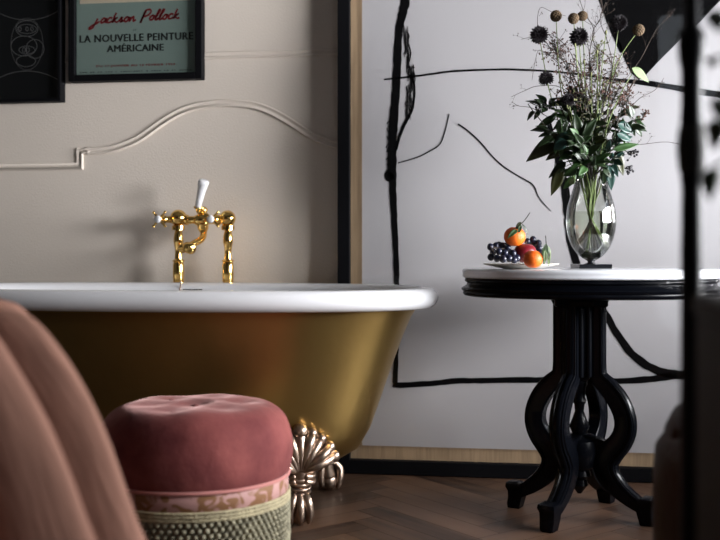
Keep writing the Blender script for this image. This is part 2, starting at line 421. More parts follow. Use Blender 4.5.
S([(384, 79.5, 1.6), (400, 78, 2.2), (425, 75, 2), (450, 71.5, 2.2), (480, 70, 2), (510, 69.5, 2.2), (545, 71, 2), (585, 75, 2), (615, 80, 3), (645, 83, 5), (690, 90, 6), (740, 98, 7)], seed=4)
S([(398, 163, 0.99), (405, 161, 1.12), (418, 157, 1.24), (430, 151, 1.24), (440, 144, 1.12), (445, 131, 1.24), (449, 114, 0.99)], seed=5)
S([(458, 124, 1.86), (468, 131, 1.61), (480, 142, 1.61), (492, 156, 1.49), (504, 167, 1.49), (520, 177, 1.36), (533, 185, 1.61), (538, 196, 1.12), (545, 205, 0.87), (551, 211, 0.74)], seed=6)
S([(410, 75, 3), (414, 84, 2.2), (414, 100, 2.4), (411, 112, 3), (404, 125, 3.4), (399, 138, 3), (396, 150, 3)], seed=7)
# the stroke passing behind the vase and curving away to the right
S([(548, 120, 4), (556, 150, 7), (563, 178, 8), (567, 205, 8), (570, 235, 8), (576, 262, 7), (588, 285, 7), (602, 308, 7), (616, 332, 7), (632, 354, 8), (650, 367, 8), (668, 373, 8), (700, 377, 8), (740, 378, 8)], seed=8)
S([(600, -2, 4), (606, 14, 4), (613, 32, 4), (622, 52, 4)], seed=9)
# big black wedge top right
def wedge(bm, pl):
    q = [wz(a, b, PY) for a, b in pl]
    f = [bm.verts.new((x, PY, z)) for x, z in q]; g = [bm.verts.new((x, PY-.0012, z)) for x, z in q]
    bm.faces.new(f[::-1]); bm.faces.new(g); n = len(f)
    for i in range(n): bm.faces.new((f[i], f[(i+1) % n], g[(i+1) % n], g[i]))
wedge(bm, [(603, -60), (603, 0), (609, 18), (616, 38), (624, 58), (631, 73), (639, 80), (646, 75), (658, 62), (672, 48), (684, 36), (700, 22), (730, -10), (740, -60)])
obj('black_brushstrokes', bm, M['ink'], art, smooth=False)
bm = NB()
rnd = random.Random(3)
for i in range(70):      # dry bristle marks
    t = i/70; y_ = 24+t*88; x_ = 405+4*math.sin(t*2.4)+rnd.uniform(-2.4, 2.4)+(3 if .45 < t < .65 else 0)
    stroke(bm, [(x_, y_, .5), (x_+rnd.uniform(-1, 1.6), y_+rnd.uniform(3, 9), 1.2), (x_+rnd.uniform(-1.5, 2), y_+rnd.uniform(10, 15), .4)], k=2, seed=i)
for i in range(22):
    x_ = 407+rnd.uniform(0, 9); y_ = 70+rnd.uniform(-6, 7)
    stroke(bm, [(x_, y_, .6), (x_+rnd.uniform(-3, 3), y_+rnd.uniform(2, 6), .8)], k=1, seed=i)
for i in range(14): stroke(bm, [(388+rnd.uniform(-2, 2), 120+i*4, .8), (387.5+rnd.uniform(-2, 2), 124+i*4, 1.4)], k=1, seed=i)
obj('dry_brush_marks', bm, M['ink_dry'], art, smooth=False)

# ------------------------------------------------------------------ THE TWO FRAMED PICTURES top left
def text_mesh(bm, s, cx, cz, width, height, y, bold=0.0, proud=.0005, spacing=1.0):
    """flat lettering facing the room, fitted to width x height"""
    cu = bpy.data.curves.new('t', 'FONT'); cu.body = s; cu.size = 1; cu.extrude = 0; cu.offset = 0; cu.space_character = spacing; cu.resolution_u = 2
    o = bpy.data.objects.new('t', cu); COL.objects.link(o)
    dg = bpy.context.evaluated_depsgraph_get(); dg.update(); me = bpy.data.meshes.new_from_object(o.evaluated_get(dg))
    xs_ = [v.co.x for v in me.vertices]; ys_ = [v.co.y for v in me.vertices]
    sx = width/(max(xs_)-min(xs_)); sy = height/(max(ys_)-min(ys_)); mx_ = (max(xs_)+min(xs_))/2; my_ = (max(ys_)+min(ys_))/2
    for off, lay in (((-bold, 0), 0), ((bold, 0), .0001), ((0, bold*.5), .0002)) if bold else (((0, 0), 0),):
        vs = [bm.verts.new((cx+(v.co.x-mx_)*sx+off[0], y-proud-lay, cz+(v.co.y-my_)*sy+off[1])) for v in me.vertices]
        for p in me.polygons: bm.faces.new([vs[i] for i in p.vertices])
    bpy.data.objects.remove(o); bpy.data.meshes.remove(me); bpy.data.curves.remove(cu)

FY = 3.455        # front of the frames
p0 = W(68, 82, FY); p1 = W(201.5, 78, FY); zbp = (p0.z+p1.z)/2
pst = thing('framed_poster', 'black framed grey-green exhibition poster with red handwriting and black capitals', 'poster', ((p0.x+p1.x)/2, 3.48, zbp))
ptop = zbp+1.0; fwp = .024
bm = NB(); ring_frame(bm, p0.x, p1.x, zbp, ptop, fwp, fwp, FY, 3.498); obj('frame', bm, M['frame'], pst, smooth=False, bevel=.002)
bm = NB(); box(bm, p0.x+fwp, p1.x-fwp, 3.476, 3.49, zbp+fwp, ptop-fwp); obj('printed_sheet', bm, M['poster'], pst, smooth=False)
bm = NB(); box(bm, p0.x+fwp, p1.x-fwp, 3.468, 3.4695, zbp+fwp, ptop-fwp); obj('glazing', bm, M['glaze'], pst, smooth=False)
sy_ = 3.476
def wr(px, py): return W(px, py, sy_)
a = wr(80, 4); b = wr(190, 2)
bm = NB(); box(bm, a.x, b.x, sy_-.0008, sy_, a.z, ptop-.12); obj('printed_picture', bm, M['poster_top'], pst, smooth=False, label='cream printed panel')
bm = NB()
def put(s, x0, x1, yc, hpx, **k):
    c = wr((x0+x1)/2, yc); wd = wr(x1, yc).x-wr(x0, yc).x
    text_mesh(bm, s, c.x, c.z, wd, hpx/F*c.length, sy_, **k)
put('LA NOUVELLE PEINTURE', 79.5, 192.5, 37.5, 6.6, bold=.0015, spacing=1.08)
put('AMÉRICAINE', 107, 163.5, 47.2, 7.8, bold=.0015, spacing=1.05)
put('ET', 133.5, 136.5, 30, 1.4)
obj('black_lettering', bm, M['black_ink'], pst, smooth=False)
bm = NB()
put('DU 17 JANVIER AU 15 FÉVRIER 1959', 96, 175, 65.3, 2.8, bold=.0006, spacing=1.1)
# the handwriting, one pen path per letter; x in letter widths, baseline 0, x-height 1
LET = {
 'j': (1.0, [(.55, 1.0), (.35, .2), (.1, -.7), (-.35, -1.0), (-.3, -.5), (.5, .0), (.9, .4)]),
 'a': (1.0, [(.9, .8), (.5, .95), (.15, .5), (.3, .05), (.7, .35), (.95, .95), (.85, .2), (1.15, .2)]),
 'c': (.85, [(.8, .85), (.45, 1.0), (.15, .5), (.35, .05), (.9, .25)]),
 'k': (1.0, [(.35, 1.9), (.25, 1.0), (.12, .0), (.3, .5), (.75, .95), (.35, .5), (.7, .05), (1.05, .2)]),
 's': (.8, [(.1, .2), (.5, 1.0), (.45, .6), (.7, .2), (.35, .0), (.85, .3)]),
 'o': (.85, [(.5, .95), (.15, .6), (.25, .1), (.65, .2), (.7, .75), (.45, .95), (.9, .75)]),
 'n': (1.0, [(.1, .9), (.12, .0), (.3, .6), (.6, .95), (.7, .5), (.72, .05), (1.1, .3)]),
 'P': (1.3, [(.55, 1.9), (.35, .8), (.15, -.4), (.35, 1.0), (.5, 1.9), (1.1, 2.1), (1.35, 1.6), (1.0, 1.0), (.45, .8)]),
 'l': (.6, [(.1, .2), (.5, 1.3), (.6, 1.9), (.4, 1.8), (.2, .6), (.25, .0), (.7, .3)])}
def script(word, px0, px1, base0, base1, xh, w):
    tot = sum(LET[c][0] if c != ' ' else .8 for c in word); x = 0
    for c in word:
        if c == ' ': x += .8; continue
        wd, pts = LET[c]
        q = []
        for u, v in pts:
            t = (x+u+.22*v)/tot
            q.append((px0+t*(px1-px0), base0+t*(base1-base0)-v*xh, w))
        stroke(bm, q, k=4, jitter=.2, y=sy_, seed=len(q), to=lambda a, b: (wr(a, b).x, wr(a, b).z), proud=.0007)
        x += wd
script('jackson Pollock', 93, 179, 24, 18.5, 5.2, 1.9)
obj('red_lettering', bm, M['red_ink'], pst, smooth=False)
bm = NB()
rnd = random.Random(5)
for i in range(44):
    x = 80+i*2.55
    if rnd.random() < .15: continue
    t = (x-80)/112; y_ = 73-2.8*t
    a = wr(x, y_); box(bm, a.x, a.x+.0035+rnd.random()*.004, sy_-.0005, sy_, a.z, a.z+.003)
obj('small_print', bm, M['black_ink'], pst, smooth=False)

q1 = W(60.5, 101, FY); q0x = q1.x-.55; qz = q1.z
prt = thing('framed_print', 'black framed print of thin pale circles and arcs on black, left of the poster', 'picture', ((q0x+q1.x)/2, 3.48, qz))
bm = NB(); ring_frame(bm, q0x, q1.x, qz, qz+.8, .012, .012, FY, 3.498); obj('frame', bm, M['frame'], prt, smooth=False, bevel=.002)
bm = NB(); box(bm, q0x+.012, q1.x-.012, 3.476, 3.49, qz+.012, qz+.788); obj('printed_sheet', bm, M['print'], prt, smooth=False)
bm = NB(); box(bm, q0x+.012, q1.x-.012, 3.468, 3.4695, qz+.012, qz+.788); obj('glazing', bm, M['glaze'], prt, smooth=False)
bm = NB()
def curve_px(pts, w=.55, k=1): stroke(bm, [(x, y, w) for x, y in pts], k=k, jitter=.05, y=sy_, to=lambda a, b: (wr(a, b).x, wr(a, b).z), proud=.0006)
def ell(cx, cy, rx, ry, rot=0, w=.55, a0=0, a1=360):
    pts = []
    for i in range(41):
        a = R(a0+(a1-a0)*i/40); x = rx*math.cos(a); y = ry*math.sin(a)
        pts.append((cx+x*math.cos(rot)-y*math.sin(rot), cy+x*math.sin(rot)+y*math.cos(rot)))
    curve_px(pts, w)
ell(27, 28.5, 11, 8); ell(27, 29, 9.5, 4.6); ell(24, 46, 13, 10); ell(35, 49, 9, 9.5); ell(27, 50, 8, 4); ell(26, 61, 9.5, 5.6); ell(27, 44, 16, 26, w=.3)
ell(27, -42, 60, 62, a0=52, a1=128); ell(27, 132, 60, 61, a0=-128, a1=-52)
for x in (20, 27, 32): ell(x, 29, 1.3, 2)
for x in (24, 28): ell(x, 50, 1.4, 2.4)
obj('line_drawing', bm, M['chalk'], prt, smooth=False)

# ------------------------------------------------------------------ THE BATHTUB
TC = Vector((-1.027, 2.97, 0))
tub = thing('bathtub', 'freestanding roll-top bathtub, gold outside and white enamel inside, on ornate claw feet', 'bathtub', TC)
NS = 96
def sup(a, b, z, n=2.5, c=TC):
    r = []
    for i in range(NS):
        t = 2*PI*i/NS; ct, st = math.cos(t), math.sin(t)
        r.append(Vector((c.x+a*math.copysign(abs(ct)**(2/n), ct), c.y+b*math.copysign(abs(st)**(2/n), st), z)))
    return r
lev = [(.14, .36, .10), (.142, .47, .165), (.155, .555, .215), (.185, .605, .243), (.24, .638, .262), (.31, .663, .274), (.38, .687, .284), (.45, .712, .292), (.52, .738, .300), (.575, .762, .307), (.612, .785, .312)]
bm = NB(); rings(bm, [sup(a, b, z) for z, a, b in lev], cap1=False)
obj('shell', bm, M['gold'], tub, label='brushed gold outer shell')
bm = NB()
prof = [(.012, .606), (.030, .604), (.045, .608), (.055, .618), (.060, .632), (.057, .648), (.045, .660), (.026, .6645), (.006, .661), (-.012, .650), (-.022, .632), (-.028, .60)]
rs = [sup(.785+o, .312+o, z) for o, z in prof]
inner = [(.52, .705, .262), (.42, .672, .248), (.32, .635, .235), (.25, .60, .215), (.21, .55, .185), (.19, .45, .13), (.185, .30, .06)]
rs += [sup(a, b, z) for z, a, b in inner]
rings(bm, rs, cap0=False)
obj('basin', bm, M['enamel'], tub, label='white enamel rim and inside')

def claw_foot(pos, ang, m, name='claw_foot', attach=None):
    """acanthus leaf fan, ringed ankle, toed paw; local +y points outward"""
    bm = NB(); ca, sa = math.cos(ang), math.sin(ang)
    def L(x, y, z, g=1.06): return Vector((pos.x+g*(x*ca-y*sa), pos.y+g*(x*sa+y*ca), z*g))
    # s-curved leg behind the leaves
    tube(bm, [L(0, -.075, .215), L(0, -.03, .195), L(0, .012, .155), L(0, .008, .115), L(0, .002, .075), L(0, .008, .045)], [.055, .05, .036, .024, .023, .026], seg=14, k=4)
    # leaf fan with fat rolled tips
    for i, (x, z, r) in enumerate(((0, .255, .019), (.031, .246, .016), (.056, .230, .015), (.080, .207, .015), (.094, .182, .014), (-.031, .246, .016), (-.056, .230, .015), (-.080, .207, .015), (-.094, .182, .014))):
        yy = .018-abs(x)*.25
        tube(bm, [L(x*.12, .036, .150), L(x*.42, .048, .150+(z-.150)*.42), L(x*.80, .036+.01*(i % 2), .150+(z-.150)*.80), L(x, yy+.008, z), L(x*1.02, yy+.022, z-.006)], [.010, .0135, r*.95, r*1.0, r*.95], seg=10, k=4)
        ball(bm, L(x, yy+.016, z-.001), r*1.18, seg=12, ring=8)
        ball(bm, L(x*.62, .044, .150+(z-.150)*.62), r*.6, seg=8, ring=6)
    # scrolls at the side, rings round the ankle
    for s in (-1, 1):
        for k_ in range(3):
            tube(bm, [L(s*.012, .036, .150-.014*k_), L(s*.034, .024, .146-.015*k_), L(s*.040, .0, .150-.015*k_)], [.007, .008, .006], seg=8)
    for zz, rr in ((.140, .033), (.127, .032), (.114, .030), (.101, .029), (.089, .028)):
        pts = [L(rr*math.cos(a_)*1.0, .005+rr*.95*math.sin(a_), zz+.004*math.sin(a_)*-1) for a_ in [2*PI*q/14 for q in range(15)]]
        tube(bm, pts, .0052, seg=7, k=1)
    # toes over a ball
    ball(bm, L(0, .010, .030), .029, seg=16, ring=10)
    for x, y2 in ((-.022, .030), (0, .040), (.022, .030)):
        tube(bm, [L(x*.6, .018, .088), L(x*.95, .034+y2*.15, .066), L(x*1.15, y2+.004, .040), L(x*1.1, y2, .018), L(x, y2-.006, .008)], [.011, .0125, .0125, .009, .004], seg=10, k=3)
    tube(bm, [L(0, -.012, .085), L(0, -.022, .050), L(0, -.014, .014)], [.012, .012, .008], seg=10)
    return obj(name, bm, m, tub)
claw_foot(Vector((-.565, 2.775, 0)), R(180+18), M['copper'])
claw_foot(Vector((-.555, 3.165, 0)), R(-35), M['copper'])
claw_foot(Vector((-1.515, 2.775, 0)), R(180-18), M['copper'])
claw_foot(Vector((-1.515, 3.165, 0)), R(35), M['silver'])
# faint maker's mark and chain on the far inside wall, near the taps
bm = NB(); rnd = random.Random(9)
def on_far_wall(px, z):
    u = (px-360)/F; y = 2.97+.262+(z-.52)*.21; D = y/(cY+u*sY); return W(px, 250, y).x, y
for row, (xa, xb, z) in enumerate(((183, 201, .6400), (190, 196, .6345))):
    x = xa
    while x < xb:
        wx, _ = on_far_wall(x, z); yb = TC.y+.285+.002
        w_ = .0026+rnd.random()*.003
        t = abs((wx-TC.x)/.767); yb = TC.y+(.294 if row == 0 else .2905)*(1-min(.999, t)**2.5)**(1/2.5)
        box(bm, wx, wx+w_, yb-.004, yb+.004, z, z+.0030); x += w_*1.9/3.4e-3
obj('maker_mark', bm, M['ink_dry'], tub, smooth=False, label='tiny grey lettering')
bm = NB(); pts = []
for i in range(11):
    z = .668-.006*i; wx = W(179+.15*i, 280, 3.25).x; yb = TC.y+(.300 if z > .648 else .284)*(1-abs((wx-TC.x)/.76)**2.5)**(1/2.5)
    ball(bm, (wx+.0012*math.sin(i*1.7), yb-.004, z-.0), .0034, seg=8, ring=6)
obj('plug_chain', bm, M['copper'], tub, label='copper plug chain')

# ------------------------------------------------------------------ THE TAPS standing behind the tub
TY = 3.405
def T(px, py, dy=0):
    return W(px, py, TY+dy)
tp = thing('bath_mixer_tap', 'floor-standing polished brass bath mixer with white lever behind the tub', 'tap', (T(203, 220).x, TY, 0))
mm = T(1, 250).x; mm = (T(203, 220)-T(202, 220)).length   # one photo pixel at the taps, in metres
for px in (178.5, 228):
    x = T(px, 250).x; bm = NB()
    Z = lambda y: T(px, y).z
    lathe(bm, (x, TY, 0), [(r_*1.14, z_) for r_, z_ in [(.030, 0), (.032, .006), (.024, .016), (.016, .03), (.0165, Z(282)), (.0175, Z(276)), (.0175, Z(265)), (.0150, Z(262)), (.019, Z(261.4)), (.019, Z(260.4)), (.012, Z(259)), (.0105, Z(253)), (.0115, Z(248)), (.0155, Z(242)), (.0155, Z(238)), (.0125, Z(233)), (.011, Z(230.5)), (.0205, Z(230)), (.0205, Z(225.6)), (.014, Z(225)), (.013, Z(221))]], seg=28)
    # twisted facets on the neck
    obj('standpipe', bm, M['brass'], tp, sharp=45)
bm = NB()
def hl(bm, a, b, prof, seg=24):
    """lathe along the line a-b; prof = (t, r)"""
    d = b-a; t, u, v = frames([a, b])[0]
    rings(bm, [[a+d*tt+u*(r*math.cos(2*PI*i/seg))+v*(r*math.sin(2*PI*i/seg)) for i in range(seg)] for tt, r in prof])
ball(bm, T(178.5, 218), 8.2*mm, seg=20, ring=14); ball(bm, T(227.5, 218.5), 8.0*mm, seg=20, ring=14)
hl(bm, T(178, 220), T(228, 220), [(0, .010), (.14, .0155), (.16, .019), (.20, .019), (.21, .014), (.33, .014), (.36, .018), (.40, .022), (.46, .024), (.54, .022), (.58, .017), (.62, .0145), (.70, .0145), (.80, .019), (.84, .019), (.86, .015), (1, .010)])
lathe(bm, (T(203, 220).x, TY, 0), [(.013, T(203, 232).z), (.019, T(203, 229).z), (.021, T(203, 221).z), (.019, T(203, 215).z), (.013, T(203, 213).z), (.0165, T(203, 211).z), (.0165, T(203, 209).z), (.010, T(203, 207).z)], seg=24)
obj('mixer_body', bm, M['brass'], tp, sharp=50)
bm = NB()
tube(bm, [T(203, 227), T(203.5, 234, -.01), T(201.5, 239, -.03), T(196, 242.5, -.055), T(190, 245.5, -.08), T(184.5, 248, -.10)], [.0125, .0125, .0125, .012, .0115, .0115], seg=18, k=5)
hl(bm, T(186.5, 247, -.088), T(191.8, 249, -.12), [(0, .010), (.1, .019), (.9, .019), (1, .015)])
hl(bm, T(183, 247, -.085), T(181.8, 250.4, -.10), [(0, .009), (.2, .015), (.8, .015), (1, .011)])
obj('spout', bm, M['brass'], tp, sharp=50)
def cross_handle(c, d, size=1.0):
    bm = NB(); d = d.normalized(); u = d.cross(Vector((0, 0, 1))).normalized(); v = d.cross(u)
    hl(bm, c, c+d*.045, [(0, .013), (.25, .015), (.3, .009), (.6, .009), (.65, .013), (1, .013)], seg=18)
    e = c+d*.036
    for k_ in range(4):
        a = R(45+90*k_); dr = u*math.cos(a)+v*math.sin(a)
        tube(bm, [e, e+dr*.016*size, e+dr*.031*size, e+dr*.036*size], [.0055, .0045, .0035, .003], seg=9, k=2)
        ball(bm, e+dr*.037*size, .0052, seg=10, ring=7)
    h = obj('cross_handle', bm, M['brass'], tp)
    b2 = NB(); hl(b2, c+d*.0435, c+d*.052, [(0, .0135), (.4, .0138), (.85, .010), (1, .004)], seg=18)
    obj('button', b2, M['porc'], h, label='white porcelain button')
cross_handle(T(165.5, 219.5, -.012), Vector((-.30, -.95, 0)), .92)
bm = NB(); hl(bm, T(165.5, 219.5, -.012), T(172, 219.3, 0), [(0, .010), (.5, .012), (1, .014)]); obj('valve_neck', bm, M['brass'], tp)
cross_handle(T(216, 219.5, -.012), Vector((-.15, -.98, 0)), .92)
bm = NB()
hl(bm, T(200.5, 212, -.012), T(198, 206, -.03), [(0, .012), (.3, .014), (.7, .010), (1, .0095)])
tube(bm, [T(194.5, 207, -.02), T(199, 209.4, -.03), T(204, 207.2, -.02)], .0045, seg=9)
lv = obj('diverter_lever', bm, M['brass'], tp)
bm = NB(); hl(bm, T(197.8, 207, -.030), T(204.0, 180, -.060), [(0, .009), (.04, .0115), (.3, .0125), (.6, .0145), (.86, .0185), (.92, .0195), (.96, .0185), (1, .013)], seg=24)
obj('lever_grip', bm, M['porc'], lv, label='white ceramic grip')

# ------------------------------------------------------------------ THE POUF
SC = P(195.5, 250, 2.3); SC.z = 0
pf = thing('pouf', 'round button-tufted rose velvet pouf with brocade band and fringe before the tub', 'stool', SC)
RP = .222
bm = NB(); seg = 96
profc = [(.0, .424), (.03, .4245), (.06, .426), (.09, .427), (.12, .427), (.145, .4245), (.165, .420), (.182, .412), (.197, .400), (.209, .384), (.217, .364), (.222, .340), (.223, .315), (.221, .292), (.217, .274), (.213, .266)]
tufts = [(.105*math.cos(R(a)), .105*math.sin(R(a))) for a in (20, 80, 140, 200, 260, 320)]+[(0, 0)]
q = smooth_path(profc, 3)[1:]
rs = []
for r, z in q:
    ring = []
    for i in range(seg):
        a = 2*PI*i/seg; x, y = r*math.cos(a), r*math.sin(a); zz = z
        if z > .38:
            for tx, ty in tufts:
                d2 = (x-tx)**2+(y-ty)**2; zz -= .0075*math.exp(-d2/.0013)
            zz += .007*noise.noise(Vector((x*9, y*9, 3)))
        w = 1+.006*noise.noise(Vector((math.cos(a)*3, math.sin(a)*3, z*14)))
        ring.append(SC+Vector((x*w, y*w, zz)))
    rs.append(ring)
rings(bm, rs)
cu = obj('velvet_cushion', bm, M['velvet'], pf)
for tx, ty in tufts:
    bm = NB(); ball(bm, SC+Vector((tx, ty, .4165)), .008, (1, 1, .5)); obj('tuft_button', bm, M['velvet'], cu)
def hoop(bm, z, r, rad, n=72, seg=8):
    rs = []
    for j in range(n):
        a = 2*PI*j/n
        rs.append([SC+Vector(((r+rad*math.cos(b))*math.cos(a), (r+rad*math.cos(b))*math.sin(a), z+rad*math.sin(b))) for b in [2*PI*q_/seg for q_ in range(seg)]])
    rs.append(rs[0]); v = rings(bm, rs, cap0=False, cap1=False); bmesh.ops.remove_doubles(bm, verts=bm.verts, dist=1e-6)
bm = NB(); hoop(bm, .265, .215, .0045); obj('piping', bm, M['piping'], pf)
bm = NB(); lathe(bm, SC, [(.211, .264), (.2135, .262), (.2140, .224), (.211, .222)], seg=72); obj('brocade_band', bm, M['brocade'], pf)
bm = NB()
for z in (.2225, .2150, .2075): hoop(bm, z, .2145, .0042)
obj('braid', bm, M['braid'], pf)
bm = NB(); NBD = 84
lathe(bm, SC, [(.206, .206), (.208, .16), (.209, .03), (.205, .012)], seg=48)
for row in range(15):
    z = .198-.0125*row
    for j in range(NBD):
        a = 2*PI*(j+.5*(row % 2))/NBD; r = .2125+.002*noise.noise(Vector((j*.7, row*.9, 0)))
        ball(bm, SC+Vector((r*math.cos(a), r*math.sin(a), z)), .0066, (1, 1, .85), seg=7, ring=5)
obj('fringe', bm, M['fringe'], pf)
bm = NB(); lathe(bm, SC, [(.19, .0), (.195, .004), (.195, .03), (.19, .04)], seg=48); obj('base', bm, M['dark_wood'], pf)

# ------------------------------------------------------------------ THE SIDE TABLE
TD = 2.917
tc_ = P(579.4, 250, TD); tc_.z = 0
tt = P(590, 250, TD); tt.z = 0
tb = thing('side_table', 'oval side table with white marble top and black carved four-legged pedestal', 'table', tc_)
TA, TB, TR = .371, .262, YAW-R(3)
def oval(bm, prof, c=tt, seg=96, off=True):
    rs = []
    for o, z in prof:
        ring = []
        for i in range(seg):
            a = 2*PI*i/seg; x = (TA+o)*math.cos(a); y = (TB+o)*math.sin(a)
            ring.append(Vector((c.x+x*math.cos(TR)-y*math.sin(TR), c.y+x*math.sin(TR)+y*math.cos(TR), z)))
        rs.append(ring)
    rings(bm, rs)
TT = .721
bm = NB(); oval(bm, [(-.02, .694), (-.006, .694), (-.001, .697), (0, .702), (-.002, .706), (0, .710), (0, .715), (-.004, .7195), (-.010, TT)]); obj('marble_top', bm, M['marble'], tb, sharp=60)
bm = NB(); oval(bm, [(-.10, .640), (-.020, .640), (-.006, .643), (-.001, .649), (-.003, .655), (.002, .659), (.003, .664), (-.004, .669), (-.012, .673), (-.014, .680), (-.007, .684), (-.007, .690), (-.014, .694)]); obj('apron', bm, M['black_wood'], tb, sharp=60)
bm = NB()
zf = lambda y: CH-(y-250)/F*TD
lathe(bm, tc_, [(.09, .640), (.088, .628), (.083, .618), (.070, .612)], seg=8, rot=R(22))
box(bm, tc_.x-.075, tc_.x+.075, tc_.y-.075, tc_.y+.075, .612, .642)
obj('top_block', bm, M['black_wood'], tb, smooth=False, bevel=.006)
bm = NB()
lathe(bm, tc_, [(.046, .615), (.046, .43), (.040, .405), (.022, .395), (.024, .385), (.018, .375), (.017, .345), (.021, .335), (.015, .325), (.013, .305), (.020, .285), (.030, .262), (.020, .240), (.026, .232), (.050, .222), (.058, .190), (.050, .150), (.030, .135), (.034, .120), (.022, .108), (.026, .092), (.016, .080), (.006, .066)], seg=24)
for i in range(12):      # reeded shaft
    a = 2*PI*i/12; tube(bm, [tc_+Vector((.047*math.cos(a), .047*math.sin(a), .41)), tc_+Vector((.047*math.cos(a), .047*math.sin(a), .612))], .009, seg=8, k=1)
obj('centre_column', bm, M['black_wood'], tb, sharp=50)
# legs: one broad carved board each, swept with a ribbed cross section
path = [(.056, .618, .040), (.056, .52, .040), (.056, .43, .042), (.062, .405, .046), (.087, .38, .052), (.114, .345, .056), (.132, .305, .056), (.135, .265, .058), (.121, .228, .062), (.094, .195, .068), (.078, .165, .070), (.086, .130, .062), (.112, .098, .052), (.142, .074, .044), (.168, .058, .038), (.185, .050, .036)]
def table_leg(ang):
    bm = NB(); ca, sa = math.cos(ang), math.sin(ang)
    def L(r, z, v): return Vector((tc_.x+r*ca-v*sa, tc_.y+r*sa+v*ca, z))
    q = smooth_path(path, 4); rs = []; th = .021
    sec = [(-.5, -.85), (-.5, .85), (-.42, 1), (.18, 1), (.22, .80), (.28, .80), (.32, 1.0), (.40, .96), (.42, .72), (.46, .72), (.50, .60), (.53, .30), (.48, .18), (.48, -.18), (.53, -.30), (.50, -.60), (.46, -.72), (.42, -.72), (.40, -.96), (.32, -1.0), (.28, -.80), (.22, -.80), (.18, -1), (-.42, -1)]
    n = len(q)
    for i, (r, z, w) in enumerate(q):
        a = q[max(i-1, 0)]; b = q[min(i+1, n-1)]; t = Vector((b[0]-a[0], b[1]-a[1])).normalized(); s = Vector((-t.y, t.x))
        rs.append([L(r+s.x*w*u, z+s.y*w*u, v*th) for u, v in sec])
    rings(bm, rs)
    # hoofed foot block under the end of the scroll
    rs = []
    for z, r0, r1, v in ((0, .180, .220, .018), (.012, .177, .222, .020), (.030, .172, .218, .022), (.050, .168, .218, .023), (.064, .172, .226, .026), (.074, .180, .224, .024), (.079, .188, .214, .016)):
        rs.append([L(r0, z, -v), L(r1-.006, z, -v), L(r1, z, -v*.5), L(r1, z, v*.5), L(r1-.006, z, v), L(r0, z, v)])
    rings(bm, rs)
    # inner spur that ties the board to the hub
    rs = []
    for r, z, w in ((.0, .205, .075), (.045, .198, .075), (.085, .190, .070)):
        rs.append([L(r, z+w*u, v*th*.7) for u, v in ((-.5, -1), (-.5, 1), (.5, 1), (.5, -1))])
    rings(bm, rs)
    obj('leg', bm, M['black_wood'], tb, sharp=35)
for deg in (-126.8, -30, 53, 150): table_leg(YAW+R(deg))

# ------------------------------------------------------------------ FRUIT PLATE
PD = 2.865
pc = P(521, 250, PD); pc.z = TT
bm = NB(); lathe(bm, pc, [(.048, .000), (.052, .001), (.070, .0045), (.098, .0105), (.107, .0135), (.108, .0150), (.105, .0158), (.085, .0115), (.060, .0065), (.03, .0055)], seg=64)
pl = obj('plate', bm, M['plate'], None, loc=pc); tag(pl, 'cream china plate holding grapes and mandarins on the marble table', 'plate')
def on(px, py, D): return P(px, py, D)
def grapes(name, label, pts, r, stem):
    c = sum(pts, Vector())/len(pts); g = thing(name, label, 'grapes', (c.x, c.y, min(p.z for p in pts)-r), 'bunches of black grapes on the plate')
    b = NB()
    for p in stem[1:]: tube(b, [stem[0], (stem[0]+p)/2+Vector((0, 0, .004)), p], [.0016, .0013, .001], seg=6)
    for p in pts: tube(b, [p, p+(stem[0]-p)*.6], [.0009, .0009], seg=5, k=1)
    obj('stalk', b, M['bark'], g)
    for p in pts:
        b = NB(); ball(b, p, r*random.uniform(.93, 1.05), (1, 1, 1.08), seg=16, ring=10); obj('grape', b, M['grape'], g)
gp = [(490.5, 247, -.01), (496, 245.5, .0), (491, 257, -.01), (502, 246, .01), (508, 248, -.005), (499, 251.5, -.03), (505, 253, -.03), (497, 258.5, -.025), (503, 259, -.045), (509, 258.5, -.035), (513, 253.5, -.02), (514, 260, -.035), (493, 252, .02), (502, 252, .02), (510, 253, .015), (505, 246, .03), (517, 258, -.02), (499, 245, .03)]
grapes('grape_bunch', 'large bunch of dusty black grapes at the left side of the plate', [on(x, y, PD+d) for x, y, d in gp], .0100, [on(492, 250, PD-.03), on(498, 248, PD-.028), on(494, 254, PD-.03), on(489, 246, PD-.02)])
gp = [(527.5, 241.5, .05), (533, 239.5, .05), (538.5, 243, .045), (533, 245, .06), (527, 247, .055), (539, 248, .055), (533, 250.5, .05), (540, 253, .05), (528, 253, .06)]
grapes('grape_bunch', 'small bunch of black grapes behind the red fruit', [on(x, y, PD+d) for x, y, d in gp], .0100, [on(534, 247, PD+.04), on(538, 245, PD+.04), on(528, 244, PD+.04)])
def mandarin(c, r, label, leaves, stalk):
    m_ = thing('mandarin', label, 'fruit', c-Vector((0, 0, r*.92)), 'mandarins with leaves')
    b = NB(); lathe(b, c, [(r*.12*0+.0006, -r*.88)]+[(r*math.sin(a)*1.0, -r*.92*math.cos(a)+(-.05*r if a > 2.9 else 0)) for a in [PI*i/18 for i in range(2, 18)]]+[(.001, r*.84)], seg=32)
    obj('peel', b, M['orange'], m_)
    b = NB(); tube(b, stalk, [.0022]+[.0014]*(len(stalk)-2)+[.0012], seg=7); st = obj('stalk', b, M['stem_d'], m_)
    for (a, d, L, w, mt) in leaves:
        b = NB(); leaf(b, a, d, Vector((.2, -.8, .6)), L, w, curl=.25, fold=.5); obj('leaf', b, M[mt], m_)
c1 = on(514.7, 236.6, PD-.005); r1 = .0310
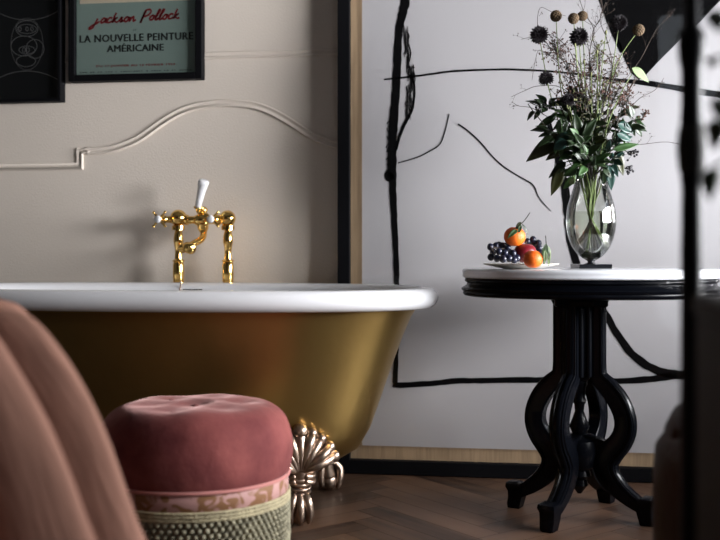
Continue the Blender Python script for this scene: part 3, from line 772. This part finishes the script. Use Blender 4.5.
mandarin(c1, r1, 'orange mandarin with twig and leaves, perched on top of the fruit', [
    (on(517, 230, PD-.03), on(508, 233, PD-.045)-on(517, 226, PD-.03), .040, .017, 'leaf2'), (on(521, 222, PD-.02), on(515, 231, PD-.03)-on(522, 221, PD-.02), .034, .013, 'leaf_o'),
    (on(522, 224, PD-.02), on(529, 233, PD-.02)-on(522, 223, PD-.02), .036, .007, 'leaf'), (on(521, 225, PD-.03), on(519, 231, PD-.035)-on(522, 222, PD-.03), .030, .012, 'leaf2')],
    [c1+Vector((0, 0, r1*.8)), on(519, 226, PD-.01), on(524, 221, PD-.01), on(527, 217, PD-.01), on(530, 212.5, PD-.01)])
c2 = on(533, 257.8, PD-.130); c2.z = TT+.0290
mandarin(c2, .0270, 'orange mandarin with upright leaves resting against the plate front', [
    (on(546, 243, PD-.13), Vector((-.004, 0, -.07)), .062, .017, 'leaf2'), (on(547, 245, PD-.12), Vector((.008, .0, -.06)), .060, .016, 'leafp'),
    (on(545, 246, PD-.14), Vector((-.012, 0, -.06)), .055, .014, 'leaf2'), (on(546, 247, PD-.125), Vector((.016, .01, -.05)), .045, .012, 'leaf_o'), (on(545, 250, PD-.145), Vector((0, 0, -.05)), .040, .012, 'leafp')],
    [c2+Vector((.022, 0, 0)), on(544, 256, PD-.135), on(546, 247, PD-.13), on(546, 240, PD-.13), on(545.5, 235.5, PD-.13)])
c3 = on(525, 252.5, PD+.002)
fr = thing('red_fruit', 'dark red fruit between the two mandarins on the plate', 'fruit', c3-Vector((0, 0, .024)))
b = NB(); lathe(b, c3, [(.001, -.028), (.012, -.0285), (.024, -.021), (.031, -.008), (.0325, .003), (.029, .014), (.020, .022), (.010, .0245), (.004, .022), (.0008, .020)], seg=28)
obj('skin', b, M['redfruit'], fr)
b = NB(); tube(b, [c3+Vector((0, 0, .02)), c3+Vector((.004, .002, .032))], .0016, seg=6); obj('stalk', b, M['bark'], fr)

# ------------------------------------------------------------------ VASE AND FLOWERS
VD = 2.925
vc = P(591, 250, VD); vc.z = TT
px_ = VD/F
vs = thing('glass_vase', 'clear egg-shaped glass vase on a square black foot, holding the flowers', 'vase', vc)
bm = NB(); box(bm, -.048, .048, -.048, .048, 0, .013)
bmesh.ops.rotate(bm, verts=bm.verts, cent=(0, 0, 0), matrix=Matrix.Rotation(YAW+R(4), 3, 'Z')); bmesh.ops.translate(bm, verts=bm.verts, vec=vc)
obj('foot', bm, M['black_glass'], vs, smooth=False, bevel=.0015, label='square black glass foot')
bm = NB(); lathe(bm, vc, [(.022, .013), (.016, .0150), (.010, .018), (.010, .021), (.018, .026), (.010, .030)], seg=24); obj('short_stem', bm, M['black_glass'], vs)
zv = lambda y: CH-(y-250)/F*VD-TT
prof_o = [(.010, zv(260.5)), (.026, zv(258)), (.043, zv(252.5)), (.057, zv(245)), (.067, zv(235)), (.0715, zv(226)), (.0715, zv(217)), (.068, zv(207)), (.060, zv(197)), (.052, zv(188)), (.048, zv(182)), (.0465, zv(177))]
po = smooth_path(prof_o, 4)
th_ = .0022
bm = NB()
prof_full = po+[(r-th_, z) for r, z in po[::-1] if z > po[0][1]+.006]+[(.004, po[0][1]+.007)]
lathe(bm, vc, prof_full, seg=48, cap0=True, cap1=True); obj('bowl', bm, M['glass'], vs, label='clear glass bowl')
bm = NB(); wl = zv(212)
wp = [(r-th_-.0006, z) for r, z in po if po[0][1]+.010 < z < wl]
lathe(bm, vc, [(.003, po[0][1]+.008)]+wp+[(wp[-1][0]-.0003, wl)], seg=48); obj('water', bm, M['water'], vs, label='clear water')

GR = 'flowers and branches in the glass vase'
def V(px, py, dd=0): return P(px, py, VD+dd)
rnd = random.Random(21)
def stem_pts(tx, ty, dd, bend=0, foot=None):
    """from inside the bowl, through the neck, to the tip at (tx, ty)"""
    n0 = foot if foot is not None else rnd.uniform(-1, 1)
    side = rnd.uniform(-.022, .022)
    b = V(591-n0*13, 250+abs(n0)*-6, -side); m_ = V(591+n0*2, 214, side*.2)
    nx = 591+max(-11, min(11, (tx-591)*.30)); nk = V(nx, 181, dd*.25)
    e = V(tx, ty, dd); mid = (nk+e)/2+Vector((bend, 0, .015))
    return [b, m_, nk, mid, e]
def dahlia(c, r, look, label, tilt=(.1, -.8, .3), bend=0, dd=0, foot=None):
    sp = stem_pts(*c, dd, bend, foot); t = thing('dark_dahlia', label, 'flower', sp[0], GR)
    b = NB(); tube(b, sp, [.0020, .0020, .0020, .0016, .0014], seg=7, k=5); obj('stem', b, M['stem'], t)
    b = NB(); ce = sp[-1]; ball(b, ce, r*.55, seg=12, ring=8)
    N = 110
    for i in range(N):
        ph = math.acos(1-1.75*(i+.5)/N); th = i*2.39996; d = Vector((math.sin(ph)*math.cos(th), math.sin(ph)*math.sin(th), math.cos(ph)))
        ax = Vector(tilt).normalized(); qn = Vector((0, 0, 1)).rotation_difference(ax); d = qn @ d
        leaf(b, ce+d*r*.35, d, ax, r*rnd.uniform(.62, .78)*look[0], r*.34, curl=.1, fold=.6, n=3)
    obj('petals', b, M['dahlia'], t)
dahlia((539, 35), .026, (1, 1), 'near-black dahlia highest on the left of the bouquet', bend=-.02, dd=-.02)
dahlia((579, 37), .027, (1, 1), 'near-black dahlia on a green stem just below the brown seedheads', dd=-.05)
dahlia((546, 79), .023, (.95, 1), 'near-black dahlia low on the left above the leaves', tilt=(-.2, -.3, .9), bend=-.01, dd=-.03)
dahlia((619, 23), .024, (1, 1), 'near-black dahlia in front of the black painted wedge', dd=-.02)
dahlia((568, 100), .019, (1, 1), 'small near-black flower tucked among the upper leaves', dd=-.06)
def seedhead(c, r, label, dd, bend=0, mid=None):
    sp = stem_pts(*c, dd, bend)
    if mid: sp[3] = mid
    t = thing('scabiosa_seedhead', label, 'flower', sp[0], GR)
    b = NB(); tube(b, sp, [.0020, .0020, .0019, .0016, .0013], seg=7, k=5); obj('stem', b, M['stem'], t)
    b = NB(); ce = sp[-1]; ball(b, ce, r*.8, seg=12, ring=8)
    for i in range(80):
        ph = math.acos(1-2*(i+.5)/80); th = i*2.39996; d = Vector((math.sin(ph)*math.cos(th), math.sin(ph)*math.sin(th), math.cos(ph)))
        ball(b, ce+d*r*.82, r*.22, seg=6, ring=4)
    obj('seedhead', b, M['seed'], t)
seedhead((556, 16), .0170, 'round brown seedhead furthest left, above the dahlia', -.03, -.02)
seedhead((573.5, 18.5), .0160, 'round brown seedhead in the middle, left one of the touching pair', -.06)
seedhead((582.5, 16), .0150, 'round brown seedhead, right one of the touching pair', -.02)
seedhead((638.5, 30), .0170, 'round brown seedhead on a curved pale stem before the black wedge', -.05, mid=V(612, 78, -.03))

def branchlet(b, start, d, L, r, depth, out, ang=.6, k=3, droop=0):
    """crooked tapering twig with side twigs; collects its tips"""
    pts = [start]; p = start.copy(); dd = d.normalized(); n = 4
    for i in range(n):
        dd = (dd+Vector((rnd.uniform(-1, 1), rnd.uniform(-1, 1), rnd.uniform(-1, 1)))*.22+Vector((0, 0, -droop))).normalized()
        p = p+dd*L/n; pts.append(p.copy())
    tube(b, pts, [r*(1-.75*i/n) for i in range(n+1)], seg=5, k=2)
    out.append((pts[-1], dd))
    if depth:
        for i in range(k):
            j = rnd.randint(1, n); a = pts[j]; side = (dd+Vector((rnd.uniform(-1, 1), rnd.uniform(-1, 1), rnd.uniform(-.6, 1)))*ang*1.4).normalized()
            branchlet(b, a, side, L*rnd.uniform(.35, .6), r*.6, depth-1, out, ang, max(1, k-1), droop)
def twig(path_, label, side=5, Ls=.05, r=.0018, m='bark', dd=0):
    """bare twig following photo points, with little side twigs"""
    sp = stem_pts(*path_[0], dd)
    pts = sp[:3]+[V(x, y, dd+rnd.uniform(-.01, .01)) for x, y in path_]
    b = NB(); n = len(pts); tube(b, pts, [r*(1.15-.75*i/n) for i in range(n)], seg=6, k=4); out = []
    for i in range(int(side*1.5)):
        f = rnd.uniform(3.2, n-1.05); j = int(f); a = pts[j].lerp(pts[j+1], f-j); d = (pts[j+1]-pts[j]).normalized()
        dv = (d+Vector((rnd.uniform(-1, 1), rnd.uniform(-.6, .6), rnd.uniform(-.7, 1)))*.9)
        branchlet(b, a, dv, Ls*rnd.uniform(.5, 1.2), r*.45, 1, out, k=2)
    for p, d in out:
        if rnd.random() < .5: ball(b, p, .0017, seg=6, ring=4)
    t = obj('bare_twig', b, M[m], None, loc=sp[0]); tag(t, label, 'twig', GR)
twig([(572, 130), (548, 117), (532, 108), (519, 106), (512, 102)], 'bare twig reaching left below the low dahlia', 3, .02, .0013)
twig([(576, 110), (562, 88), (538, 86), (524, 91), (511, 97)], 'bare twig reaching far left beside the low dahlia', 3, .02, .0013)
twig([(584, 100), (574, 60), (560, 40), (545, 34), (521, 39.5)], 'bare twig arching left through the upper dahlia', 5, .035, .0014)
twig([(582, 80), (562, 60), (548, 45), (538, 28), (540, 8), (552, 12), (566, 16)], 'bare twig hooking around the left seedhead', 3, .02, .0013)
twig([(590, 90), (590, 50), (594, 30), (584, 12), (578, -6)], 'bare twig rising straight past the paired seedheads', 8, .06, .0017)
twig([(596, 100), (600, 60), (592, 35), (602, 14), (600, -8)], 'bare forked twig rising left of the black wedge', 9, .06, .0017)
twig([(600, 110), (612, 70), (607, 40), (600, 20), (606, 2)], 'dark twig crossing the edge of the black wedge', 8, .05, .0015)
twig([(606, 130), (626, 112), (640, 98), (655, 90), (664, 78)], 'bare twig reaching right below the pale leaf', 7, .045, .0014)
twig([(606, 150), (628, 146), (645, 144), (668, 142), (688, 147)], 'bare twig reaching furthest right at leaf height', 4, .025, .0013)
twig([(600, 130), (618, 90), (640, 60), (656, 30), (668, 18)], 'thin twig slanting across the black wedge', 5, .05, .0010)
twig([(602, 128), (616, 106), (630, 88), (634, 80)], 'thick brown woody twig slanting up to the pale leaf', 4, .03, .0042)
twig([(588, 100), (566, 76), (557, 62), (540, 50), (535, 62), (532, 80)], 'fine twig drooping down beside the dahlias', 4, .02, .0012)

def leafy(path_, label, leaves, sizes, mats, dd=0, r=.0022, stemm='stem_d', extra=None, name='leafy_branch', spread=1.0, big=()):
    sp = stem_pts(*path_[0], dd); pts = sp[:3]+[V(x, y, dd+rnd.uniform(-.015, .015)) for x, y in path_]
    t = thing(name, label, 'branch', sp[0], GR); n = len(pts)
    b = NB(); tube(b, pts, [r*(1.1-.6*i/n) for i in range(n)], seg=7, k=4); obj('stem', b, M[stemm], t)
    bs = {mm_: NB() for mm_ in mats}
    tw = NB()
    for i in range(int(leaves*2.3)):
        f = rnd.uniform(2.7, n-1.02); j = int(f); a = pts[j].lerp(pts[j+1], f-j); d = (pts[j+1]-pts[j]).normalized()
        dv = (d*.5+Vector((rnd.uniform(-1, 1)*spread, rnd.uniform(-1, .6)*spread, rnd.uniform(-.8, .7)))).normalized()
        L = rnd.uniform(*sizes)*1.22; pe = a+dv*L*.35
        tube(tw, [a, pe], [.0009, .0007], seg=5, k=1)
        leaf(bs[rnd.choice(mats)], pe, dv+Vector((0, 0, -.25)), Vector((rnd.uniform(-.5, .5), -.8, rnd.uniform(.2, 1))), L, L*rnd.uniform(.42, .58), curl=rnd.uniform(.1, .5), fold=rnd.uniform(.1, .5))
    for (x0, y0, x1, y1, w, mt, d0) in big:
        a, e = V(x0, y0, dd+d0), V(x1, y1, dd+d0+.01); bs.setdefault(mt, NB())
        leaf(bs[mt], a, e-a, Vector((.1, -1, .45)), (e-a).length, w*px_, curl=.12, fold=.25, n=9)
        j = min(range(2, n), key=lambda i_: (pts[i_]-a).length); tube(tw, [pts[j], a], [.0011, .0009], seg=5, k=1)
    obj('leaf_stalks', tw, M[stemm], t)
    for mt, b in bs.items():
        if len(b.verts): obj('leaves', b, M[mt], t)
        else: b.free()
    return t, pts
leafy([(578, 150), (566, 140), (552, 134)], 'branch of broad olive leaves hanging at the far left', 8, (.030, .050), ['leaf'], dd=-.02,
      big=[(566, 134, 525, 161, 20, 'leaf_o', -.02), (572, 142, 545, 160, 15, 'leaf_o', .0), (574, 130, 552, 144, 14, 'leaf', -.03), (558, 140, 551, 197, 1, 'leaf_o', 0)])
leafy([(580, 160), (574, 150), (566, 148)], 'branch with drooping olive leaves left of the vase neck', 6, (.025, .040), ['leaf_o', 'leaf'], dd=-.04,
      big=[(562, 168, 551, 196, 13, 'leaf_o', 0), (566, 162, 548, 178, 9, 'leaf', 0)])
leafy([(580, 160), (572, 146), (562, 140), (556, 132)], 'branch with a rounded blue-green leaf at the left', 7, (.026, .042), ['leaf', 'leaf2'], dd=-.07,
      big=[(566, 140, 553, 150, 14, 'leaf3', -.03), (569, 137, 556, 137, 11, 'leaf3', -.02)])
leafy([(582, 165), (577, 168), (572, 172)], 'sprig of bright green ivy leaves above the vase neck', 4, (.016, .024), ['leaf2'], dd=-.09, stemm='stem', spread=.6,
      big=[(577, 169, 563, 176, 11, 'leaf2', -.01), (574, 177, 563, 189, 9, 'leaf2', -.01), (575, 180, 569, 184, 7, 'leafp', -.02)])
leafy([(582, 140), (566, 116), (548, 107), (535, 110)], 'dark leafy branch below the low dahlia', 14, (.020, .038), ['leaf'], dd=-.01,
      big=[(556, 116, 535, 129, 9, 'leaf', 0), (568, 100, 545, 107, 7, 'leaf', 0), (574, 118, 556, 122, 10, 'leaf', -.01)])
leafy([(586, 150), (582, 130), (576, 112), (570, 100)], 'dense dark leafy branch left of centre', 26, (.022, .040), ['leaf', 'leaf'], dd=-.02)
leafy([(590, 160), (592, 135), (590, 112)], 'dense dark leafy branch in the bouquet centre', 26, (.020, .036), ['leaf', 'leaf_o'], dd=-.03, spread=.8)
leafy([(588, 165), (584, 150), (578, 138)], 'branch of long narrow green leaves near the centre', 16, (.030, .050), ['leaf', 'leaf2'], dd=-.08, spread=.6)
leafy([(600, 160), (612, 145), (624, 132), (636, 118)], 'dark leafy branch rising to the right', 24, (.020, .036), ['leaf', 'leaf', 'leaf2'], dd=-.01, spread=.8)
leafy([(600, 150), (610, 130), (618, 116), (630, 106)], 'reddish-budded leafy branch at the upper right', 18, (.016, .028), ['leaf', 'leaf_o'], dd=.02, spread=.8)
leafy([(600, 165), (612, 150), (622, 140), (628, 134)], 'branch with shiny blue-green leaves at the right', 6, (.022, .034), ['leaf3', 'leaf'], dd=-.06, spread=.7,
      big=[(618, 124, 634, 133, 13, 'leaf3', -.02), (617, 134, 632, 141, 10, 'leaf3', -.03), (613, 150, 640, 143, 9, 'leaf2', -.03)])
leafy([(600, 170), (606, 164), (612, 160)], 'branch of drooping leaves right of the vase neck', 6, (.024, .036), ['leaf3', 'leaf'], dd=-.05, spread=.7,
      big=[(609, 166, 612, 191, 11, 'leaf3', -.02), (616, 152, 624, 176, 11, 'leaf_o', -.01), (606, 168, 603, 186, 9, 'leaf', 0)])
leafy([(590, 140), (586, 116), (580, 98)], 'dark small-leaved branch rising left of the centre stems', 16, (.014, .024), ['leaf', 'leaf_o'], dd=.03, spread=.7)
leafy([(596, 140), (602, 118), (604, 100)], 'dark small-leaved branch rising right of the centre stems', 16, (.014, .024), ['leaf', 'leaf_o'], dd=.03, spread=.7)
twig([(592, 150), (594, 120), (588, 90), (580, 66), (574, 54)], 'dark woody twig among the centre left florets', 8, .035, .0024)
twig([(596, 150), (600, 120), (608, 92), (612, 76), (620, 62)], 'dark woody twig leaning right behind the centre stems', 8, .035, .0024)
twig([(588, 150), (582, 120), (574, 96), (566, 78)], 'dark woody twig leaning left behind the centre stems', 8, .03, .0022)
# pale leaf
leafy([(606, 130), (620, 95), (632, 74)], 'thin stem with one pale curled leaf beside the wedge tip', 0, (.02, .03), [], dd=-.06, stemm='stem', big=[(632, 68, 650, 82, 11, 'leafp', 0)])
def spray(path_, label, n, spread, r, m, dd=0, stemm='stem_d'):
    n = int(n*1.9); r *= .9
    sp = stem_pts(*path_[0], dd); pts = sp[:3]+[V(x, y, dd+rnd.uniform(-.01, .01)) for x, y in path_]
    t = thing('filler_spray', label, 'flower', sp[0], GR); k_ = len(pts)
    b = NB(); tube(b, pts, [.0019*(1.1-.6*i/k_) for i in range(k_)], seg=6, k=4)
    f = NB()
    for i in range(n):
        a = pts[-1].lerp(pts[-2], rnd.uniform(0, 1.0)); d = Vector((rnd.gauss(0, 1), rnd.gauss(0, .8), rnd.gauss(.5, .9)))*spread
        e = a+d; tube(b, [a, (a+e)/2+Vector((0, 0, .003)), e], [.0007, .0006, .0005], seg=4, k=2)
        for q_ in range(3): ball(f, e+Vector((rnd.gauss(0, 1), rnd.gauss(0, 1), rnd.gauss(0, 1)))*r*.8, r*rnd.uniform(.6, 1.1), seg=6, ring=4)
    obj('stem', b, M[stemm], t); obj('florets', f, M[m], t)['kind'] = 'stuff'
spray([(586, 120), (572, 80), (562, 58), (554, 48)], 'dusty pink floret spray under the top left dahlia', 46, .024, .0024, 'floret')
spray([(588, 120), (578, 85), (566, 66)], 'dusty brown floret spray near the low dahlia', 34, .022, .0024, 'floret', dd=-.04)
spray([(592, 120), (592, 85), (590, 64)], 'brown floret spray in the middle of the bouquet', 36, .024, .0024, 'floret', dd=-.02)
spray([(596, 120), (600, 90), (598, 62), (598, 46)], 'yellow-green bud spray on a tall stem at centre', 20, .014, .0028, 'bud')
spray([(600, 120), (612, 85), (616, 66)], 'brown twiggy spray left of the wedge tip', 34, .022, .0022, 'floret', stemm='bark')
spray([(592, 130), (588, 108), (584, 96)], 'white-green bud cluster above the leaves', 34, .026, .0026, 'bud', dd=-.06)
spray([(598, 130), (604, 106), (606, 92)], 'pale bud cluster right of centre above the leaves', 30, .024, .0026, 'bud', dd=-.03)
spray([(600, 160), (612, 140), (622, 108), (628, 100)], 'reddish bud spray over the right leaves', 26, .018, .0026, 'floret', dd=-.02)
spray([(606, 150), (630, 130), (648, 112)], 'single small dusty pink bloom at the far right', 10, .006, .0032, 'floret')
spray([(580, 140), (566, 120), (556, 96)], 'small dark bud cluster left above the leaves', 14, .010, .0028, 'floret', stemm='stem_d')
spray([(584, 130), (580, 104), (574, 92)], 'dusky floret spray just above the left leaves', 34, .022, .0028, 'floret', dd=-.05)
spray([(604, 130), (612, 104), (616, 94)], 'dusky floret spray just above the right leaves', 34, .022, .0028, 'floret', dd=-.05)
M['berry'] = mat('black_berry', (.010, .008, .012), rough=.3)
def berries(c, label, dd):
    sp = stem_pts(c[0]-14, c[1]-4, dd); t = thing('berry_sprig', label, 'berries', sp[0], GR)
    b = NB(); e = V(*c, dd); tube(b, sp+[e], .0014, seg=6, k=3); f = NB()
    for i in range(16):
        p = e+Vector((rnd.gauss(0, .011), rnd.gauss(0, .008), rnd.gauss(0, .007))); tube(b, [e, p], .0005, seg=4, k=1); ball(f, p, .0037, seg=8, ring=6)
    obj('stem', b, M['stem_d'], t); obj('berry_cluster', f, M['berry'], t)
berries((633, 154), 'cluster of small black berries, upper one at the right', -.03)
berries((628, 169), 'cluster of small black berries, lower one at the right', -.02)
berries((542, 108), 'few small black berries at the left tip', -.02)
# tall straight green stems that end in small buds
for i, (x, y, lab) in enumerate(((575, 45, 'tall green stem ending beside the middle dahlia'), (584, 62, 'green bud stem below the paired seedheads'), (597, 52, 'tallest pale green bud stem at centre'),
                                 (606, 32, 'thin green stem beside the black wedge edge'), (560, 76, 'green stem leaning left among the florets'), (603, 84, 'short green bud stem right of centre'), (591, 74, 'short green bud stem at centre'))):
    sp = stem_pts(x, y, rnd.uniform(-.08, -.02), rnd.uniform(-.01, .01)); t = thing('green_bud_stem', lab, 'flower', sp[0], GR)
    b = NB(); tube(b, sp, [.0032, .0030, .0023, .0017, .0012], seg=7, k=5); obj('stem', b, M['stem'], t)
    b = NB(); ball(b, sp[-1], .0035, (1, 1, 1.8), seg=8, ring=6); obj('bud', b, M['bud'], t)

# ------------------------------------------------------------------ ARMCHAIR UNDER THE THROW, near left
ac = P(360-650, 250, 1.36); ac.z = 0
prof_t = [(.0, .746), (.12, .744), (.24, .736), (.33, .721), (.386, .701), (.430, .685), (.476, .632), (.515, .571), (.542, .517), (.570, .449), (.597, .381), (.622, .30), (.645, .20), (.660, .09)]
ch = thing('armchair', 'low armchair almost hidden beneath the tan throw at left', 'chair', ac)
bm = NB(); lathe(bm, ac, [(.001, .72), (.20, .715), (.27, .70), (.32, .66), (.345, .58), (.35, .30), (.34, .20), (.31, .17), (.001, .17)], seg=32)
obj('upholstered_body', bm, M['dark_wood'], ch)
for sx_, sy2 in ((-1, -1), (1, -1), (-1, 1), (1, 1)):
    b = NB(); c = ac+Vector((sx_*.17, sy2*.17, 0)); lathe(b, c, [(.014, 0), (.016, .01), (.022, .17)], seg=14); obj('leg', b, M['dark_wood'], ch)
bm = NB(); uvl = bm.loops.layers.uv.new('cloth'); seg = 288; q = smooth_path(prof_t, 5)[1:]
arc = [0]
for a, b in zip(q, q[1:]): arc.append(arc[-1]+math.hypot(b[0]-a[0], b[1]-a[1]))
rows = []
RT = R(8+8)      # direction of the edge seen against the tub
FPH = 1.1
def fold_amp(a, s):
    """radial folds that deepen towards the hem"""
    dep = max(0, min(1, (s-.20)/.30))
    ph = 8*a+.25*math.sin(3*a)+.2*math.sin(5*a+s*2)+FPH
    f = abs(math.cos(ph))**1.0*(.95+.2*math.sin(3*a+1))-.72+.10*math.cos(31*a+s*3)
    return .17*dep*f-.068*dep
for (r, z), s in zip(q, arc):
    ring = []
    for i in range(seg):
        a = 2*PI*i/seg
        rr = r+fold_amp(a, s); zz = z-.004*math.sin(a*7)*min(1, s*4)
        ring.append(bm.verts.new(ac+Vector((rr*math.cos(a), rr*.86*math.sin(a), zz))))
    rows.append(ring)
L_ = arc[-1]
for j in range(len(rows)-1):
    for i in range(seg):
        f = bm.faces.new((rows[j][i], rows[j][(i+1) % seg], rows[j+1][(i+1) % seg], rows[j+1][i]))
        for l, (ii, jj) in zip(f.loops, ((i, j), (i+1, j), (i+1, j+1), (i, j+1))): l[uvl].uv = (ii/seg*2.6, arc[jj]/L_*1.0)
bm.faces.new(rows[0][::-1])
th = obj('throw', bm, M['throw'], None, loc=ac+Vector((0, 0, .0)))
md = th.modifiers.new('thickness', 'SOLIDIFY'); md.thickness = .006; md.offset = -1
tag(th, 'tan and dusty pink woven throw draped in folds over the near left chair', 'blanket')

# ------------------------------------------------------------------ NEAR RIGHT: coat stand, leather chair, dark chest with plant
pp = P(691.5, 250, 1.2); pp.z = 0
zz_ = lambda y: CH-(y-250)/F*1.2
cs = thing('coat_stand', 'thin black turned wooden post in the blurred right foreground', 'coat stand', pp)
bm = NB()
lathe(bm, pp, [(.030, .05), (.034, .06), (.022, .09), (.014, .12), (.0135, zz_(430)), (.0125, zz_(240)), (.0118, zz_(190)), (.0135, zz_(176))]
      + [(.0135, zz_(122)), (.0125, zz_(110)), (.0125, zz_(70)), (.0155, zz_(58)), (.0165, zz_(45)), (.0155, zz_(34)), (.009, zz_(26)), (.009, 1.60), (.016, 1.62), (.020, 1.65), (.016, 1.68), (.004, 1.70)], seg=20)
obj('pole', bm, M['post'], cs)
bm = NB(); lathe(bm, pp, [(.012, zz_(178)), (.0155, zz_(168)), (.0175, zz_(150)), (.0160, zz_(132)), (.012, zz_(120))], seg=20); obj('knob', bm, M['postk'], cs, label='greyish turned knob')
for k_ in range(4):
    a = R(20+90*k_); d = Vector((math.cos(a), math.sin(a), 0)); b = NB(); tube(b, [pp+Vector((0, 0, .09)), pp+d*.05+Vector((0, 0, .085)), pp+d*.11+Vector((0, 0, .03)), pp+d*.15+Vector((0, 0, .012))], [.012, .013, .011, .011], seg=10); obj('foot', b, M['post'], cs)
for k_ in range(4):
    a = R(65+90*k_); d = Vector((math.cos(a), math.sin(a), 0)); b = NB(); tube(b, [pp+Vector((0, 0, 1.58)), pp+d*.06+Vector((0, 0, 1.57)), pp+d*.11+Vector((0, 0, 1.62)), pp+d*.12+Vector((0, 0, 1.66))], [.007, .006, .006, .008], seg=9); obj('hook', b, M['post'], cs)

lc = P(360+520, 250, 1.58); lc.z = 0
lch = thing('leather_armchair', 'low round-armed brown leather armchair at the blurred right edge', 'chair', lc)
bm = NB()
RL = .345
rs = []     # a tub-shaped arm and back wall, high at the back, open to the right
for i in range(41):
    a = R(60+i*6)
    hgt = .470+.055*math.exp(-((i-20+7)/5.0)**2)*0+.0
    ca, sa = math.cos(a+YAW), math.sin(a+YAW)
    ring = []
    for (o, z) in ((-.085, .17), (-.085, .40), (-.082, .445), (-.07, .468), (-.045, .478), (-.02, .470), (-.004, .448), (0, .40), (.0, .30), (-.004, .17)):
        ring.append(lc+Vector(((RL+o)*ca, (RL+o)*sa, z)))
    rs.append(ring)
rings(bm, rs)
obj('curved_arm', bm, M['leather'], lch)
bm = NB()
rs = []
for i in range(25):
    a = R(80+i*4); ca, sa = math.cos(a+YAW), math.sin(a+YAW); h_ = .470+.045*math.sin(PI*min(1, max(0, (i+1)/26)))**.5
    rs.append([lc+Vector(((RL+o)*ca, (RL+o)*sa, z)) for o, z in ((-.075, .44), (-.075, h_-.01), (-.055, h_), (-.03, h_-.006), (-.018, h_-.03), (-.018, .44))])
rings(bm, rs); obj('back_roll', bm, M['leather'], lch)
bm = NB(); lathe(bm, lc, [(.001, .10), (.25, .10), (.258, .14), (.258, .36), (.245, .385), (.20, .395), (.001, .398)], seg=36); obj('seat', bm, M['leather'], lch)
for sx_, sy2 in ((-1, -1), (1, -1), (-1, 1), (1, 1)):
    b = NB(); c = lc+Vector((sx_*.16, sy2*.16, 0)); lathe(b, c, [(.013, 0), (.015, .01), (.02, .11)], seg=14); obj('leg', b, M['dark_wood'], lch)

cx0, cx1, cy0, cy1 = .186, .66, .56, 1.02
cst = thing('dark_chest', 'near-black wooden chest in the extreme blurred right foreground', 'cabinet', ((cx0+cx1)/2, (cy0+cy1)/2, 0))
bm = NB(); box(bm, cx0+.002, cx1-.01, cy0+.01, cy1-.01, .05, .712); obj('carcass', bm, M['dark_wood'], cst, smooth=False, bevel=.003)
bm = NB(); box(bm, cx0, cx1, cy0, cy1, .712, .733); obj('top', bm, M['dark_wood'], cst, smooth=False, bevel=.004)
for (x, y) in ((cx0+.04, cy0+.04), (cx1-.04, cy0+.04), (cx0+.04, cy1-.04), (cx1-.04, cy1-.04)):
    b = NB(); lathe(b, (x, y, 0), [(.018, 0), (.022, .01), (.024, .05)], seg=14); obj('foot', b, M['dark_wood'], cst)
for z0 in (.07, .285, .50):
    b = NB(); box(b, cx0+.03, cx1-.03, cy0-.004, cy0+.010, z0, z0+.195); d = obj('drawer', b, M['dark_wood'], cst, smooth=False, bevel=.003)
    b = NB(); ball(b, ((cx0+cx1)/2, cy0-.014, z0+.10), .012); obj('knob', b, M['post'], d)
hp = Vector((.45, .86, .733))
ht = thing('potted_plant', 'dark leafy plant in a black pot on the near chest', 'plant', hp)
bm = NB(); lathe(bm, hp, [(.055, 0), (.06, .005), (.078, .12), (.082, .125), (.082, .135), (.076, .135), (.070, .115)], seg=32); obj('pot', bm, M['pot'], ht)
bm = NB(); lathe(bm, hp, [(.001, .112), (.0735, .112), (.0735, .118), (.001, .122)], seg=24); obj('soil', bm, M['soil'], ht)
rp = random.Random(4); sb, lb = NB(), NB()
tips = [P(712, 168, .97), P(716, 120, .98), P(708, 60, 1.0), P(716, 30, .98), P(722, 90, .96), P(712, 100, .99)]
for i in range(22):
    e = tips[i] if i < len(tips) else hp+Vector((rp.uniform(-.16, .2), rp.uniform(-.18, .18), rp.uniform(.2, .5)))
    a = hp+Vector((rp.uniform(-.03, .03), rp.uniform(-.03, .03), .115)); m_ = (a+e)/2+Vector((0, 0, .06))
    tube(sb, [a, m_, e], [.003, .0024, .0016], seg=6)
    for q_ in range(4):
        pt = m_.lerp(e, .4+.2*q_); d = (e-m_).normalized()+Vector((rp.uniform(-.9, .9), rp.uniform(-.9, .9), rp.uniform(-.6, .6)))
        if i < len(tips): d.x = abs(d.x)*.4
        leaf(lb, pt, d, Vector((rp.uniform(-.4, .4), -.5, 1)), rp.uniform(.03, .05), .022, curl=.4)
obj('stems', sb, M['stem_d'], ht); obj('leaves', lb, M['leaf'], ht)

# ------------------------------------------------------------------ LIGHT: daylight in the two windows
def area(name, loc, rot, sx, sy, e, col):
    l = bpy.data.lights.new(name, 'AREA'); l.shape = 'RECTANGLE'; l.size = sx; l.size_y = sy; l.energy = e; l.color = col
    o = bpy.data.objects.new(name, l); COL.objects.link(o); o.location = loc; o.rotation_euler = rot; return o
area('daylight_side', (X1+1.0, 2.6, 1.22), (R(90), 0, R(90)), 3.6, .95, 190, (.97, .975, 1))   # area lamp added outside the side window, kept low so the floor stays dim
area('daylight_rear', ((WB[0]+WB[1])/2, Y0-.16, (WB[2]+WB[3])/2), (R(90), 0, 0), WB[1]-WB[0], WB[3]-WB[2], 1.6, (.85, .92, 1))
w = bpy.data.worlds.new('sky'); sc.world = w; w.use_nodes = True
w.node_tree.nodes['Background'].inputs[0].default_value = (.75, .85, 1, 1); w.node_tree.nodes['Background'].inputs[1].default_value = .15
sc.view_settings.view_transform = 'Standard'; sc.view_settings.look = 'None'; sc.view_settings.gamma = 1; sc.view_settings.use_curve_mapping = False
sc.view_settings.exposure = 2.25
sc.cycles.use_denoising = True
sc.cycles.transparent_max_bounces = 24
sc.cycles.max_bounces = 10
